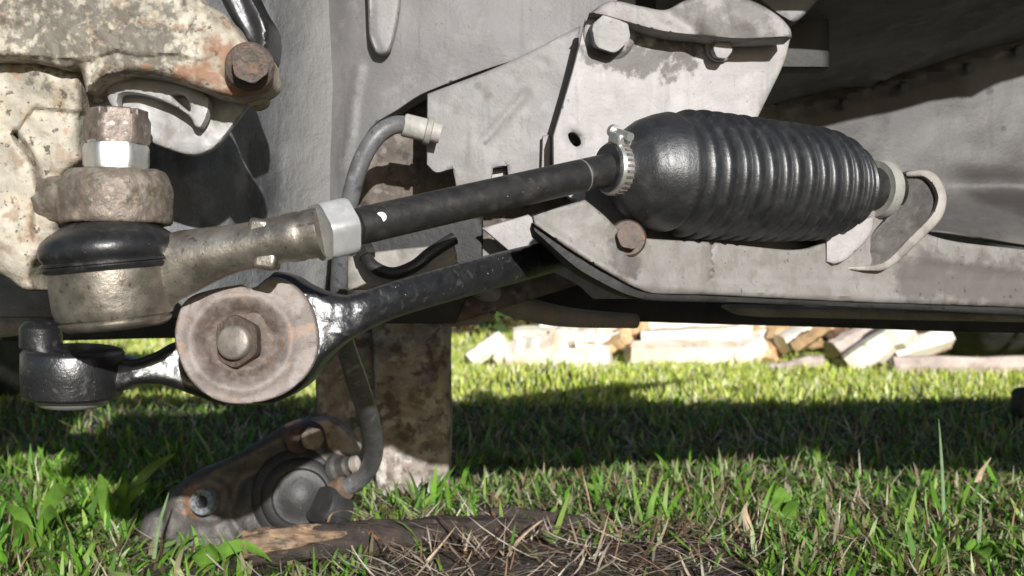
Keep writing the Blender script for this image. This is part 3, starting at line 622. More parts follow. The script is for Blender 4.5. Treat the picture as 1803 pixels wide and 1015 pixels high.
slab('upper_arm', [(-120, -90, 1), (300, -90, 1), (352, -2), (398, 28), (420, 60), (440, 78), (464, 92), (474, 124), (474, 146), (458, 162), (428, 171), (396, 168), (366, 161), (325, 147), (281, 135), (236, 127), (207, 129), (177, 140), (152, 163, 1), (140, 120), (118, 121), (83, 113), (44, 106), (-120, 100, 1)],
     .458, m_knuckle, kn, step=4.5, edge=12, thick=.024,
     relief=(rough(80, 9, 8), rough(14, 2.4, 3), region([(-200, -200), (350, -200), (344, 28), (322, 70), (317, 95), (246, 99), (202, 90), (150, 108), (60, 100), (-200, 95)], 10, 4),
             ridge([(250, 112), (300, 122), (362, 138)], 11, 8), region([(325, 52), (386, 48), (384, 90), (360, 108), (318, 100)], 7, 4), disc(436, 122, 40, 11, 6),
             ridge([(400, 40), (380, 20), (350, 0)], 10, 6), bump(70, 45, 20, 16, -6), bump(160, 60, 60, 40, 6)))
bo = mk('pinch_bolt', *hexnut(P(441, 116, .449), (.22, -1, -.12), px(33), px(28), .35), m_rustbolt, kn)
mk('bolt_washer', *lathe(P(440, 118, .4525), (.22, -1, -.12), [(0, px(42)), (px(5), px(42)), (px(8), px(38))], 36), m_rustbolt, bo)
slab('lug_nub', [(436, 168), (452, 160), (466, 166), (464, 182), (446, 190), (434, 182)], .474, m_knuckle, kn, step=4, edge=8, thick=.012)
# steering arm with its eye
eA = P(205, 396, .466)
ey = lathe(eA, zz, [(0, px(70)), (0, px(92)), (px(4), px(96)), (px(40), px(97)), (px(66), px(96)), (px(82), px(90)), (px(95), px(80)), (px(97), px(60))], 64)
nk_ = tube([P(40, 330, .49), P(80, 350, .482), P(130, 352, .474), P(170, 352, .47)], [px(70), px(46), px(44), px(44)], 24)
sa = mk('steering_arm', *cat(ey, nk_), m_eye, kn)
rm = sa.modifiers.new('fuse', 'REMESH'); rm.mode = 'VOXEL'; rm.voxel_size = .0009; rm.use_smooth_shade = True
sm = sa.modifiers.new('soften', 'SMOOTH'); sm.iterations = 4
tx = bpy.data.textures.new('cast_lumps', 'CLOUDS'); tx.noise_scale = .006
dm = sa.modifiers.new('lumps', 'DISPLACE'); dm.texture = tx; dm.strength = .0016; dm.mid_level = .5
# splash bracket behind the nut
sb = thing('brake_shield', P(340, 272, .5), 'dull grey bent sheet bracket hanging behind the castle nut', 'bracket')
slab('lower_sheet', [(196, 158), (218, 200), (258, 245), (296, 263), (338, 274), (366, 267), (388, 250), (420, 208), (440, 182), (455, 165, 1), (360, 140, 1), (230, 140, 1)], .484, m_shield, sb, step=6, edge=5, thick=.004,
     relief=(rough(80, 7, 3), bump(330, 240, 60, 30, 8)))
slab('hooked_tongue', [(188, 152), (202, 137), (246, 131), (300, 139), (345, 156), (368, 174), (364, 205), (353, 225), (343, 222), (336, 208), (306, 187), (270, 172), (232, 164), (212, 166), (208, 182), (221, 203), (203, 194), (190, 175)],
     .474, m_shield, sb, step=5, edge=4, thick=.006, holes=[[(302, 168), (316, 165), (328, 172), (335, 186), (334, 197), (316, 184)]], relief=(ridge([(195, 150), (250, 143), (310, 152), (352, 175)], 7, 4),))
slab('support_strip', [(150, 168), (172, 148), (192, 142), (188, 175), (160, 182)], .488, m_fitting, sb, step=6, edge=3, thick=.004)
bs = slab('bump_stop', [(360, -60, 1), (430, -40, 1), (452, 4), (470, 34), (474, 66), (466, 100), (440, 84), (424, 58), (402, 24)], .482, m_rubber, None, step=6, edge=14, thick=.03, relief=(ridge([(418, -20), (440, 40), (452, 90)], 12, -5),))
tag(bs, 'black scuffed rubber stop above the rusty pinch bolt at top left', 'rubber stop')

# ------------------------------------------------------------------ control arm
ca = thing('control_arm', P(430, 700, .5), 'glossy black control arm with round rusty bushing plate, below the tie rod', 'control arm')
adep = lambda p: .497 + np.interp(p[:, 0], [420, 545, 600, 650, 700, 1080], [0, .002, .006, .013, .024, .125])
slab('arm_beam', [(480, 482), (513, 484), (542, 501), (569, 513), (600, 520), (629, 516), (708, 491), (826, 458), (905, 438), (1030, 410, 1), (1060, 470, 1), (1030, 466), (905, 500), (786, 533), (690, 562), (640, 584), (603, 606), (570, 636), (548, 668), (510, 698), (470, 712), (425, 700), (420, 560)],
     adep, m_arm, ca, step=4, edge=18, thick=.022, relief=(rough(50, 3, 3), rough(12, .8, 7), lambda p: .17 * (p[:, 1] - 560) * (1 - sstep(610, 700, p[:, 0])), ridge([(640, 545), (760, 510), (1000, 448)], 16, 5)))
slab('arm_beam', [(190, 632), (232, 634), (270, 622), (310, 602), (360, 600, 1), (400, 716, 1), (372, 708), (330, 692), (285, 678), (243, 677), (196, 690)],
     .507, m_arm, ca, step=5, edge=16, thick=.022, relief=(rough(50, 3, 5), rough(12, .8, 2), lambda p: -.24 * (p[:, 0] - 240) * (p[:, 0] > 240) + .14 * (p[:, 1] - 650)))
eC = P(128, 700, .512); pe = lambda n: n * .512 / F
et = Vector((.03, -.06, 1)).normalized()
mk('ball_socket', *lathe(eC, et, [(pe(t), pe(r)) for t, r in ((0, 60), (2, 80), (6, 84), (40, 86), (78, 86), (84, 82), (88, 70), (90, 40))], 64), m_arm, ca)
mk('socket_cap', *lathe(eC - et * pe(16), et, [(0, pe(40)), (pe(2), pe(54)), (pe(8), pe(60)), (pe(17), pe(62))], 48), m_zinc, ca)
mk('socket_boss', *lathe(P(72, 612, .515), et, [(0, pe(36)), (pe(36), pe(36)), (pe(46), pe(28)), (pe(50), pe(12))], 32), m_arm, ca)
wp = [(308, 600), (317, 545), (338, 522), (374, 510), (424, 501, 1), (436, 508, 1), (450, 506, 1), (458, 500, 1), (468, 491, 1), (490, 489), (520, 505), (548, 540), (561, 600), (546, 652), (500, 694), (432, 712), (374, 702), (330, 662)]
wdep = lambda p: .476 + (p[:, 0] - 436) * .00006 + (p[:, 1] - 603) * -.00003
def dish(p):
    r = np.hypot((p[:, 0] - 424) / 1.08, p[:, 1] - 603); return -15 * (1 - sstep(48, 80, r)) + 4 * np.exp(-((r - 84) / 9) ** 2)
bw = slab('bushing_plate', wp, wdep, m_washer, ca, step=4.5, edge=4, thick=.004, relief=(dish, rough(70, 4, 1), rough(16, .9, 6)))
bk = slab('bushing_rubber', [(330, 600), (345, 545), (400, 515), (470, 508), (520, 540), (540, 600), (520, 660), (436, 690), (350, 665)], .489, m_rubber, ca, step=12, edge=6, thick=.014)
wn = Vector((-.16, -1, .10)).normalized()
nn_ = mk('bushing_nut', *hexnut(P(420, 602, .4795), wn, px(50), px(20), .45), m_rustbolt, bw)
mk('bolt_end', *lathe(P(417, 604, .475), wn, [(0, px(31)), (px(17), px(31)), (px(20), px(29)), (px(22), px(25)), (px(22.5), px(10))], 40), M('worn_bolt_end', (.24, .215, .19), .5, .4, var=.25, vs=160, bumps=((700, .0002),), layers=(dict(col=(.2, .15, .12), scale=260, lo=.55, hi=.66, amt=.6),)), bw)

# ------------------------------------------------------------------ brake hose
hs = thing('brake_hose', P(650, 800, .84), 'grey rubber brake hose curving from a pale fitting down to the caliper', 'hose')
mk('hose', *tube([P(722, 220, .638), P(690, 222, .632), P(660, 244, .628), P(636, 285, .628), P(618, 345, .63), P(603, 430, .64), P(597, 520, .655), P(604, 590, .68), P(628, 670, .73), P(652, 745, .80), P(658, 800, .85), P(640, 838, .875), P(604, 862, .88)],
                 [.0052] * 6 + [.0072] * 4, 24, sub=12), m_hose, hs)
fx = (P(770, 234, .640) - P(705, 218, .637)).normalized()
mk('hose_fitting', *lathe(P(710, 220, .637), fx, [(0, .0062), (.001, .0068), (.013, .0068), (.0135, .0082), (.0165, .0082), (.017, .0058), (.022, .0058)], 24), m_fitting, hs)
mk('hose_crimp', *lathe(P(610, 858, .876), (P(572, 878, .885) - P(610, 858, .876)), [(0, .0062), (.001, .0095), (.010, .0105), (.012, .0092), (.018, .009)], 24), M('crimp_brown', (.25, .175, .125), .5, .4, var=.3, vs=90), hs)
ln = thing('brake_line', P(720, 480, .64), 'thin black bent brake line behind the tie rod', 'pipe')
mk('pipe', *tube([P(640, 440, .575), P(655, 468, .57), P(690, 482, .568), P(728, 470, .568), P(760, 445, .57), P(800, 420, .575)], .0034, 14), m_rod, ln)
mk('pipe_nut', *lathe(P(640, 436, .575), (P(648, 456, .572) - P(640, 436, .575)), [(0, .005), (.006, .005), (.0065, .0038)], 6), m_rod, ln)

# ------------------------------------------------------------------ caliper
cp = thing('brake_caliper', P(450, 950, .89), 'dirty dark brake caliper lying in the grass with shiny socket screw', 'brake caliper')
Dc = .885; pc = lambda n, d=Dc: n * d / F
slab('caliper_frame', [(246, 925), (260, 905), (284, 896), (302, 868), (333, 838), (386, 816), (458, 775), (498, 751), (538, 741), (566, 752), (575, 790), (600, 830), (600, 910), (572, 935), (454, 960), (417, 975), (330, 985), (290, 990), (250, 984), (243, 950)],
     lambda p: .895 - (p[:, 1] - 740) * .00012, m_caliper, cp, step=6, edge=14, thick=.035,
     relief=(rough(60, 5, 2), disc(368, 882, 40, 6, 6), ridge([(310, 880), (340, 845), (460, 790), (530, 755)], 14, 6), ridge([(440, 960), (400, 900), (430, 840), (500, 815)], 12, -9), ridge([(286, 900), (284, 980)], 6, -5)))
slab('caliper_lug', [(540, 745), (572, 737), (600, 748), (620, 768), (632, 792), (620, 806), (590, 800), (560, 785)], .905, m_caliper_pale, cp, step=5, edge=7, thick=.02, relief=(rough(30, 4, 3),))
pxs = Vector((.25, -1, .12)).normalized()
mk('piston_housing', *lathe(P(526, 872, .895), pxs, [(0, pc(84)), (pc(30), pc(82)), (pc(36), pc(76)), (pc(38), pc(68)), (pc(50), pc(66)), (pc(56), pc(60)), (pc(58), pc(50)), (pc(54), pc(46)), (pc(55), pc(30)), (pc(62), pc(20))], 56), m_piston, cp)
mk('hose_seat', *lathe(P(596, 905, .88), Vector((-.55, -.6, .45)), [(0, pc(36)), (pc(40), pc(36)), (pc(48), pc(32)), (pc(50), pc(14))], 40), m_piston, cp)
bl = mk('bleed_nipple', *lathe(P(588, 826, .885), Vector((.85, -.45, .25)), [(0, pc(24)), (pc(10), pc(24)), (pc(14), pc(17)), (pc(30), pc(17)), (pc(34), pc(12)), (pc(50), pc(12))], 28), m_caliper, cp)
mk('nipple_cap', *lathe(P(588, 826, .885) + Vector((.85, -.45, .25)).normalized() * pc(44), Vector((.85, -.45, .25)), [(0, pc(15)), (pc(14), pc(15)), (pc(17), pc(10))], 20), m_caliper_pale, cp)
g1 = mk('guide_bolt', *hexnut(P(549, 772, .875), (.25, -1, .1), pc(21), pc(18), .2), m_eye, cp)
mk('bolt_sleeve', *lathe(P(522, 775, .880), (.6, -1, .1), [(0, pc(24)), (pc(12), pc(23)), (pc(14), pc(19))], 28), m_rustbolt, cp)
ss = mk('socket_screw', *lathe(P(364, 883, .866), (-.22, -1, .12), [(0, pc(23)), (pc(16), pc(23)), (pc(19), pc(21)), (pc(19), pc(12)), (pc(10), pc(11.5))], 36), m_chrome, cp)
mk('screw_recess', *lathe(P(364, 883, .866) + Vector((-.22, -1, .12)).normalized() * pc(10.5), (-.22, -1, .12), [(0, pc(11.6)), (pc(1), pc(11.6))], 6), m_black, ss)

# ------------------------------------------------------------------ support post, tyres
po = thing('support_post', (P(690, 880, 1.06).x, 1.06, 0), 'weathered brown post standing in the grass behind the brake hose', 'post')
slab('front_face', [(650, 500, 1), (792, 500, 1), (790, 640), (792, 760), (784, 930, 1), (664, 930, 1), (660, 700)], 1.04, m_post, po, step=6, edge=9, thick=.05,
     relief=(rough(50, 12, 2), rough(18, 5, 4), rough(8, 2, 9), ridge([(700, 800), (740, 785), (775, 770)], 8, -10), region([(690, 560), (770, 570), (775, 690), (700, 720)], 7, 6)))
slab('side_face', [(552, 480, 1), (652, 480, 1), (662, 700), (668, 930, 1), (560, 930, 1)], 1.075, m_post, po, step=9, edge=6, thick=.04, relief=(rough(50, 9, 7),))
def wheel(cx, y, zc, r, wd, label, group):
    t = thing('wheel', (cx, y, zc - r), label, 'wheel', group)
    c = Vector((cx, y, zc)); X = Vector((1, 0, 0)); h = wd / 2
    def fn(k, a): return 1 - (.012 if (k in (4, 5, 8, 9) and int(a / (2 * math.pi) * 60) % 2) else 0)
    mk('tyre', *lathe(c - X * h, X, [(0, r * .62), (0, r * .80), (h * .12, r * .93), (h * .3, r * .985), (h * .45, r), (h * .7, r), (h * .75, r * .975), (h * .8, r * .975), (h * .85, r), (h * 1.15, r), (h * 1.2, r * .975), (h * 1.25, r * .975), (h * 1.3, r), (h * 1.7, r * .985), (h * 1.88, r * .93), (h * 2, r * .8), (h * 2, r * .62)], 120, fn), m_tyre, t)
    mk('rim', *lathe(c - X * h * .9, X, [(0, r * .62), (h * .2, r * .6), (h * .3, r * .3), (h * .5, r * .2), (h * 1.6, r * .6), (h * 1.8, r * .62)], 48), m_rim, t)
q = P(1745, 632, 2.85); wheel(q.x, 2.85, q.z + .30, .30, .24, 'dark far wheel with tyre raised clear of the grass, above the long plank', None)
q = P(-40, 700, 1.9); wheel(q.x, 1.9, q.z + .28, .28, .17, 'dark far wheel with tyre at the left edge behind the control arm', None)
kb = slab('jack_block', [(1795, 692), (1815, 684), (1860, 690, 1), (1860, 740, 1), (1799, 738)], 1.55, m_tyre, None, step=8, edge=8, thick=.03)
tag(kb, 'small dark block at the right edge standing in shaded grass', 'block')
lb = slab('drop_link', [(-40, 508), (20, 512), (58, 540), (60, 575), (30, 590), (-40, 588)], .62, m_shield, None, step=8, edge=16, thick=.02)
tag(lb, 'blurred grey joint end at the left edge above the control arm socket', 'joint')

# ------------------------------------------------------------------ firewood pile
def split_log(x0, y0, x1, y1, th, d, mat, label, group, bark=True, seed=0, dd=0., flat=.8):
    rnd = random.Random(seed)
    a, b = P(x0, y0, d), P(x1, y1, d + dd); t = (b - a).normalized(); r = th / 2 * d / F
    sec = [(-1, .15), (-.35, 1), (.25, .92), (.95, .35), (.8, -.5), (.1, -1), (-.7, -.75)]
    sec = [(u * rnd.uniform(.85, 1.1), v * rnd.uniform(.85, 1.1)) for u, v in sec]
    rl = rnd.uniform(-.6, .6); u, v = frame(t, (0, 0, 1)); u, v = u * math.cos(rl) + v * math.sin(rl), v * math.cos(rl) - u * math.sin(rl); n = len(sec); m = 9; V = []; Fc = []
    for k in range(m):
        f = k / (m - 1); c = a.lerp(b, f) + Vector((rnd.gauss(0, .05), rnd.gauss(0, .05), rnd.gauss(0, .06))) * r
        s = (1 + rnd.gauss(0, .055)) * (1.0 if 0 < k < m - 1 else .97)
        for (p, q) in sec: V.append(c + u * p * r * s * 1.3 + v * q * r * s)
    for k in range(m - 1):
        for i in range(n): Fc.append((k * n + i, k * n + (i + 1) % n, (k + 1) * n + (i + 1) % n, (k + 1) * n + i))
    Fc.append(tuple(range(n - 1, -1, -1))); Fc.append(tuple((m - 1) * n + i for i in range(n)))
    lo = min((q.z for q in V)); base = Vector(((a.x + b.x) / 2, (a.y + b.y) / 2, lo))
    o = thing('split_log', base, label, 'log', group)
    mk('split_wood', V, Fc, mat, o, angle=25)
    if bark:       # curved bark slice on the underside / back
        B = []; G = []
        idx = [4, 5, 6]
        for k in range(m):
            for i in idx:
                q = V[k * n + i]; cen = sum((V[k * n + j] for j in range(n)), Vector()) / n; B.append(q + (q - cen) * .10)
        nb = len(B)
        for k in range(m):
            for i in idx: B.append(V[k * n + i] * 1)
        w3 = 3
        for k in range(m - 1):
            for i in range(2):
                G.append((k * w3 + i, k * w3 + i + 1, (k + 1) * w3 + i + 1, (k + 1) * w3 + i)); G.append((nb + k * w3 + i, nb + (k + 1) * w3 + i, nb + (k + 1) * w3 + i + 1, nb + k * w3 + i + 1))
        for k in range(m - 1):
            for i in (0, 2): G.append((k * w3 + i, (k + 1) * w3 + i, nb + (k + 1) * w3 + i, nb + k * w3 + i))
        for k in (0, m - 1):
            for i in range(2): G.append((k * w3 + i, k * w3 + i + 1, nb + k * w3 + i + 1, nb + k * w3 + i))
        mk('bark', B, G, m_bark, o, angle=25)
    return o
GP = 'split logs in the firewood pile'
W = m_wood
logs = [
    (900, 642, 985, 640, 34, 2.70, W, 'small white split log half sunk in grass left of the thick foot log', 0, 0),
    (1050, 590, 1120, 592, 26, 2.90, W, 'white log bridging the two top logs of the stack', 0, 0),
    (1180, 622, 1290, 616, 30, 2.76, W, 'white split log squeezed between the long log and the longest foot log', 0, 0),
    (970, 600, 1050, 598, 30, 2.80, W, 'pale knotless log in the middle of the white left stack', 0, 0),
    (826, 644, 884, 602, 24, 2.70, W, 'short pale split log leaning alone at the left end of the firewood pile', 0, 0),
    (884, 634, 990, 616, 44, 2.74, W, 'pale split log lying in the grass just right of the leaning end log', 0, 0),
    (905, 606, 1060, 592, 34, 2.86, W, 'white split log second from the top at the left of the firewood pile', 0, 0),
    (945, 577, 1105, 572, 30, 2.95, W, 'white split log on top of the left half of the firewood pile', 0, 0),
    (960, 648, 1075, 640, 42, 2.70, W, 'thick white split log at the foot of the firewood pile, left of the orange log', 0, 0),
    (1010, 618, 1092, 606, 26, 2.78, W, 'white split log wedged above the thick foot log', 0, 0),
    (1060, 628, 1105, 600, 22, 2.74, m_woodor, 'orange brown split log showing in the gap at the middle of the pile', 0, 1),
    (1090, 596, 1140, 580, 24, 2.84, m_woodor, 'yellowish orange log end above the gap at the middle of the pile', 0, 1),
    (1110, 586, 1260, 580, 26, 2.92, W, 'white split log on top of the right half of the bleached stack', 0, 0),
    (1130, 606, 1300, 598, 34, 2.82, W, 'long white split log above the longest foot log of the pile', 0, 1),
    (1105, 634, 1320, 634, 46, 2.72, W, 'longest white split log at the foot of the pile, right of the orange gap', 0, 0),
    (1240, 586, 1360, 600, 34, 2.86, W, 'white split log sloping down to the right at the end of the bleached stack', 0, 0),
    (1290, 640, 1345, 612, 36, 2.72, W, 'short white block of firewood beside the upright orange log', 0, 0),
    (1352, 646, 1372, 590, 24, 2.70, m_woodor, 'upright orange brown split log right of the white stack', 0, 1),
    (1330, 588, 1400, 586, 16, 2.80, m_woodor, 'thin tan log on top beside the upright orange log', 0, 1),
    (1376, 612, 1436, 586, 26, 2.68, W, 'pale log end leaning right of the upright orange log', 0, 0),
    (1400, 618, 1462, 576, 18, 2.64, m_woodor, 'tan edged split log leaning over the pale log end', 0, 1),
    (1455, 610, 1500, 574, 34, 2.78, m_bark, 'reddish brown bark log behind the leaning tan log', 0, 0),
    (1464, 622, 1560, 575, 30, 2.66, m_woodpink, 'mauve grey split log leaning behind the wide pale plank', 0, 1),
    (1494, 652, 1600, 576, 38, 2.60, W, 'wide pale diagonal split plank at the right of the pile', 0, 0),
    (1568, 624, 1664, 596, 36, 2.68, m_wood, 'yellowish split log right of the wide diagonal plank', 0, 1),
    (1590, 580, 1652, 572, 16, 2.70, m_woodor, 'small yellow log end at the top right of the pile', 0, 1),
    (1345, 660, 1450, 640, 16, 2.55, m_woodpink, 'thin old branch lying in the grass under the tan logs', 0, 0),
    (1480, 640, 1520, 628, 22, 2.66, m_wood, 'small pale chunk at the foot of the wide diagonal plank', 0, 0),
    (1572, 650, 1880, 650, 30, 2.50, m_woodpink, 'long pinkish weathered plank lying in the grass at the right edge', 0, 1),
]
for i, (x0, y0, x1, y1, th, d, mt, lab, sh_, bk_) in enumerate(logs):
    split_log(x0, y0 - 6, x1, y1 - 6, th * 1.28, d, mt, lab, GP, bool(bk_), i + 1, dd=.03 * ((i * 37) % 5 - 2))
for i in range(14):     # rear row, seen only through the gaps
    x = 960 + i * 55 + random.uniform(-12, 12)
    split_log(x, 600 + random.uniform(-8, 12), x + random.uniform(50, 90), 596 + random.uniform(-14, 8), 32, 3.12 + random.uniform(0, .1), random.choice([m_wood, m_wood, m_woodor]),
              'split log in the shadowed rear row of the firewood pile', 'rear row of split logs', True, 60 + i)

# ------------------------------------------------------------------ branch, twigs
br = thing('fallen_branch', (P(700, 960, .83).x, .83, 0), 'thick dark fallen branch with a torn orange end, in front of the caliper', 'branch')
pts = [P(438, 968, .80), P(480, 962, .803), P(560, 955, .812), P(680, 948, .822), P(790, 938, .832), P(880, 932, .842), P(960, 934, .85)]
def bfn(k, a): return 1 + .09 * math.sin(3 * a + k * .13) + .06 * math.sin(7 * a - k * .31) + .05 * math.sin(k * .7)
mk('bark', *tube(pts, [.0115, .0125, .0130, .0125, .0118, .010, .007], 28, sub=10, fn=bfn), m_branch, br, angle=60)
pts2 = [p + Vector((0, -.003, .0035)) for p in pts[:4]]
def tfn(k, a): return 1 + .12 * math.sin(5 * a + k * .3) + .08 * math.sin(9 * a + k * .2)
mk('torn_wood', *tube([pts2[0] + Vector((-.003, 0, 0)), pts2[1], pts2[2], pts2[3].lerp(pts2[2], .35)], [.0090, .0108, .0102, .004], 24, sub=10, fn=tfn), m_splitwood, br, angle=60)
for k_, (x, y, d) in enumerate(((436, 966, .797), (442, 980, .797), (446, 955, .80))):
    mk('splinter', *tube([P(x + 26, y, d + .003), P(x + 6, y, d), P(x - 6, y - 3 + 4 * k_, d - .002)], [.004, .003, .0006], 7, sub=3), m_splitwood, br)
b2_ = thing('thin_branch', (P(980, 912, .88).x, .88, 0), 'thin dark brown branch lying behind the right end of the thick branch', 'branch')
mk('bark', *tube([P(838, 908, .875), P(870, 903, .878), P(940, 909, .885), P(1030, 921, .885), P(1060, 930, .88)], [.003, .0045, .005, .0048, .002], 16, sub=8, fn=bfn), m_branch, b2_, angle=60)
lt = thing('lichen_twig', (P(1170, 980, .80).x, .80, 0), 'white lichen crusted twig lying on bare soil at bottom centre', 'twig')
def lfn(k, a): return 1 + .45 * math.sin(k * 1.9 + a) * math.sin(k * .83) + .25 * math.sin(4 * a + k)
m_lich = M('lichen_white', (.66, .63, .54), .85, 0, var=.2, vs=200, bumps=((600, .001),), layers=(dict(col=(.25, .2, .15), scale=220, lo=.57, hi=.64),))
mk('stem', *tube([P(1035, 1000, .775), P(1050, 982, .79), P(1100, 972, .80), P(1170, 976, .80), P(1240, 968, .81), P(1300, 966, .815)], [.0025, .0028, .0022, .0026, .002, .0012], 12, sub=9, fn=lfn), m_lich, lt)
mk('side_twig', *tube([P(1170, 1000, .785), P(1220, 1000, .785), P(1290, 996, .79)], [.002, .0024, .0012], 10, sub=8, fn=lfn), m_lich, lt)

# ------------------------------------------------------------------ grass, straw, leaves
def soil_weight(x, y):
    """1 on the bare soil in front of the branch"""
    pxx = 901.5 + x / y * F; pyy = 507.5 + CAMH / y * F
    return 1 / (1 + np.exp(-(pyy - (925 + np.abs(pxx - 950) * .16)) / 16)) * ((pxx > 640) & (pxx < 1330))
BLK = []          # blades gathered as arrays
def blades(n, yr, hr, wr, cols, lean=.5, bend=.8, keep=None, seg=4, xr=.56, lift=0, flat=False, pw=1.0, tuft=0):
    rng = np.random
    y = yr[0] + (yr[1] - yr[0]) * rng.rand(n) ** pw; x = (rng.rand(n) * 2 - 1) * (xr * y + .04)
    tz = None
    if tuft:
        k = rng.randint(0, tuft, n); gx_, gy_ = x[:tuft][k], y[:tuft][k]; ox, oy = rng.randn(n) * .009, rng.randn(n) * .009
        x, y = gx_ + ox, gy_ + oy; tz = np.arctan2(oy, ox)
    if keep is not None:
        k = keep(x, y); x, y = x[k], y[k]
        if tz is not None: tz = tz[k]
    n = len(x)
    z = np.array([hz(a, b) for a, b in zip(x, y)]) - .002 + lift * rng.rand(n)
    hgt = hr[0] + (hr[1] - hr[0]) * rng.rand(n) ** 1.5; wd = wr[0] + (wr[1] - wr[0]) * rng.rand(n)
    az = rng.rand(n) * 2 * np.pi if tz is None else tz + rng.randn(n) * .5; ln = lean * (.2 + rng.rand(n)); bd = bend * rng.rand(n) ** 1.5 * 1.6
    if flat: ln = 1.15 + .4 * rng.rand(n); bd = (rng.rand(n) - .5) * 1.2
    tw = rng.rand(n) * np.pi
    ci = rng.randint(0, len(cols), n); c = np.array(cols)[ci] * (.7 + .6 * rng.rand(n))[:, None]
    dx, dy = np.cos(az), np.sin(az)
    wx, wy = np.cos(az + np.pi / 2 + (tw - np.pi / 2) * .5), np.sin(az + np.pi / 2 + (tw - np.pi / 2) * .5)
    V = np.zeros((n, seg * 2 + 1, 3)); cx, cy, cz = x.copy(), y.copy(), z.copy()
    for s in range(seg + 1):
        f = s / seg
        ww = wd * (np.sin(np.pi * min(1, .28 + .72 * f)) ** .7 if s else .62)
        if s == seg: V[:, -1] = np.stack([cx, cy, cz], 1)
        else:
            V[:, 2 * s] = np.stack([cx - wx * ww / 2, cy - wy * ww / 2, cz + .12 * ww], 1); V[:, 2 * s + 1] = np.stack([cx + wx * ww / 2, cy + wy * ww / 2, cz + .12 * ww], 1)
        an = ln + bd * f; st = hgt / seg
        cx = cx + dx * np.sin(an) * st; cy = cy + dy * np.sin(an) * st; cz = cz + np.cos(an) * st
    return V, c, seg
def grass_obj(name, sets, mat, kind='stuff'):
    allV, allC, quads, tris, n0 = [], [], [], [], 0
    for V, c, seg in sets:
        n, m, _ = V.shape; base = n0 + np.arange(n)[:, None] * m
        for s in range(seg - 1): quads.append(base + np.array([[2 * s, 2 * s + 1, 2 * s + 3, 2 * s + 2]]))
        tris.append(base + np.array([[2 * seg - 2, 2 * seg - 1, 2 * seg]]))
        allV.append(V.reshape(-1, 3)); g = np.tile(np.linspace(.75, 1.15, m)[None, :, None], (n, 1, 1)); allC.append((c[:, None, :] * np.ones_like(g)).reshape(-1, 3)); n0 += n * m
    V = np.concatenate(allV); C = np.concatenate(allC); q = np.concatenate(quads); t = np.concatenate(tris)
    me = bpy.data.meshes.new(name); me.vertices.add(len(V)); me.vertices.foreach_set('co', V.ravel().astype(np.float32))
    nl = q.size + t.size; me.loops.add(nl); me.polygons.add(len(q) + len(t))
    me.loops.foreach_set('vertex_index', np.concatenate([q.ravel(), t.ravel()]).astype(np.int32))
    st = np.concatenate([np.arange(len(q)) * 4, q.size + np.arange(len(t)) * 3]).astype(np.int32); me.polygons.foreach_set('loop_start', st)
    me.polygons.foreach_set('use_smooth', np.ones(len(st), bool)); me.update(calc_edges=True)
    ca_ = me.color_attributes.new('Col', 'FLOAT_COLOR', 'POINT'); ca_.data.foreach_set('color', np.concatenate([C, np.ones((len(C), 1))], 1).ravel().astype(np.float32))
    me.materials.append(mat); o = bpy.data.objects.new(name, me); COL.objects.link(o)
    if kind: o['kind'] = kind
    return o
GREEN = [(.14, .33, .03), (.20, .41, .045), (.085, .22, .025), (.31, .46, .10), (.17, .34, .08), (.43, .49, .25)]
MIX = GREEN + [(.20, .17, .08), (.32, .28, .17), (.14, .10, .05)]
YEL = [(.62, .68, .12), (.70, .72, .22), (.52, .64, .12), (.76, .75, .42), (.40, .54, .08)]  # far grass, colours raised to carry the sun's glare
STRAW = [(.60, .51, .38), (.48, .38, .27), (.34, .21, .13), (.72, .66, .55), (.22, .14, .10)]
def notsoil(x, y): return np.random.rand(len(x)) > soil_weight(x, y) * .985
def left(x, y): return (x / y * F + 901 < 330 + 120 * np.random.rand(len(x)))
def clear(x, y):   # keep tall blades off the caliper, branch and post faces
    pxx = 901.5 + x / y * F
    return notsoil(x, y) & ~((pxx > 300) & (pxx < 640) & (y < .875) & (y > .74)) & ~((pxx > 560) & (pxx < 800) & (y < 1.0) & (y > .86) & (np.random.rand(len(x)) > .25))
def fore(x, y):
    pxx = 901.5 + x / y * F
    return notsoil(x, y) & ~((pxx > 235) & (pxx < 650) & (y < .90) & (y > .70) & (np.random.rand(len(x)) > .12))
gs = [blades(17000, (.70, 1.3), (.010, .028), (.0014, .0040), MIX, .85, .9, lambda x, y: notsoil(x, y) & (fore(x, y) | (np.random.rand(len(x)) < .45))),
      blades(3000, (.70, 1.3), (.016, .036), (.0016, .0042), MIX, .7, 1.4, fore, tuft=260),
      blades(3800, (.70, 1.35), (.008, .018), (.0045, .0095), [(.20, .36, .07), (.27, .42, .12), (.34, .40, .18), (.13, .26, .05)], .9, .8, lambda x, y: fore(x, y), flat=True, lift=.010),
      blades(620, (.72, 1.3), (.022, .050), (.0024, .0056), GREEN, .55, 1.5, fore, tuft=110),
      blades(5200, (.72, 1.3), (.018, .042), (.0028, .0060), GREEN[:4] + [(.15, .30, .03)], .6, 1.1, lambda x, y: left(x, y) & fore(x, y), tuft=260),
      blades(16000, (1.2, 2.1), (.010, .030), (.0016, .004), MIX, .9, 1.0),
      blades(1200, (1.2, 1.7), (.02, .045), (.0016, .004), MIX, .5, 1.0, tuft=150),
      blades(40000, (1.85, 3.6), (.010, .032), (.0035, .0075), YEL, .35, .9, seg=3),
      blades(9000, (1.95, 2.9), (.014, .036), (.0035, .0070), YEL, .2, .5, seg=3),
      blades(14000, (3.3, 6.5), (.02, .05), (.006, .012), YEL, .5, .8, seg=3)]
grass_obj('grass', gs, m_grass)
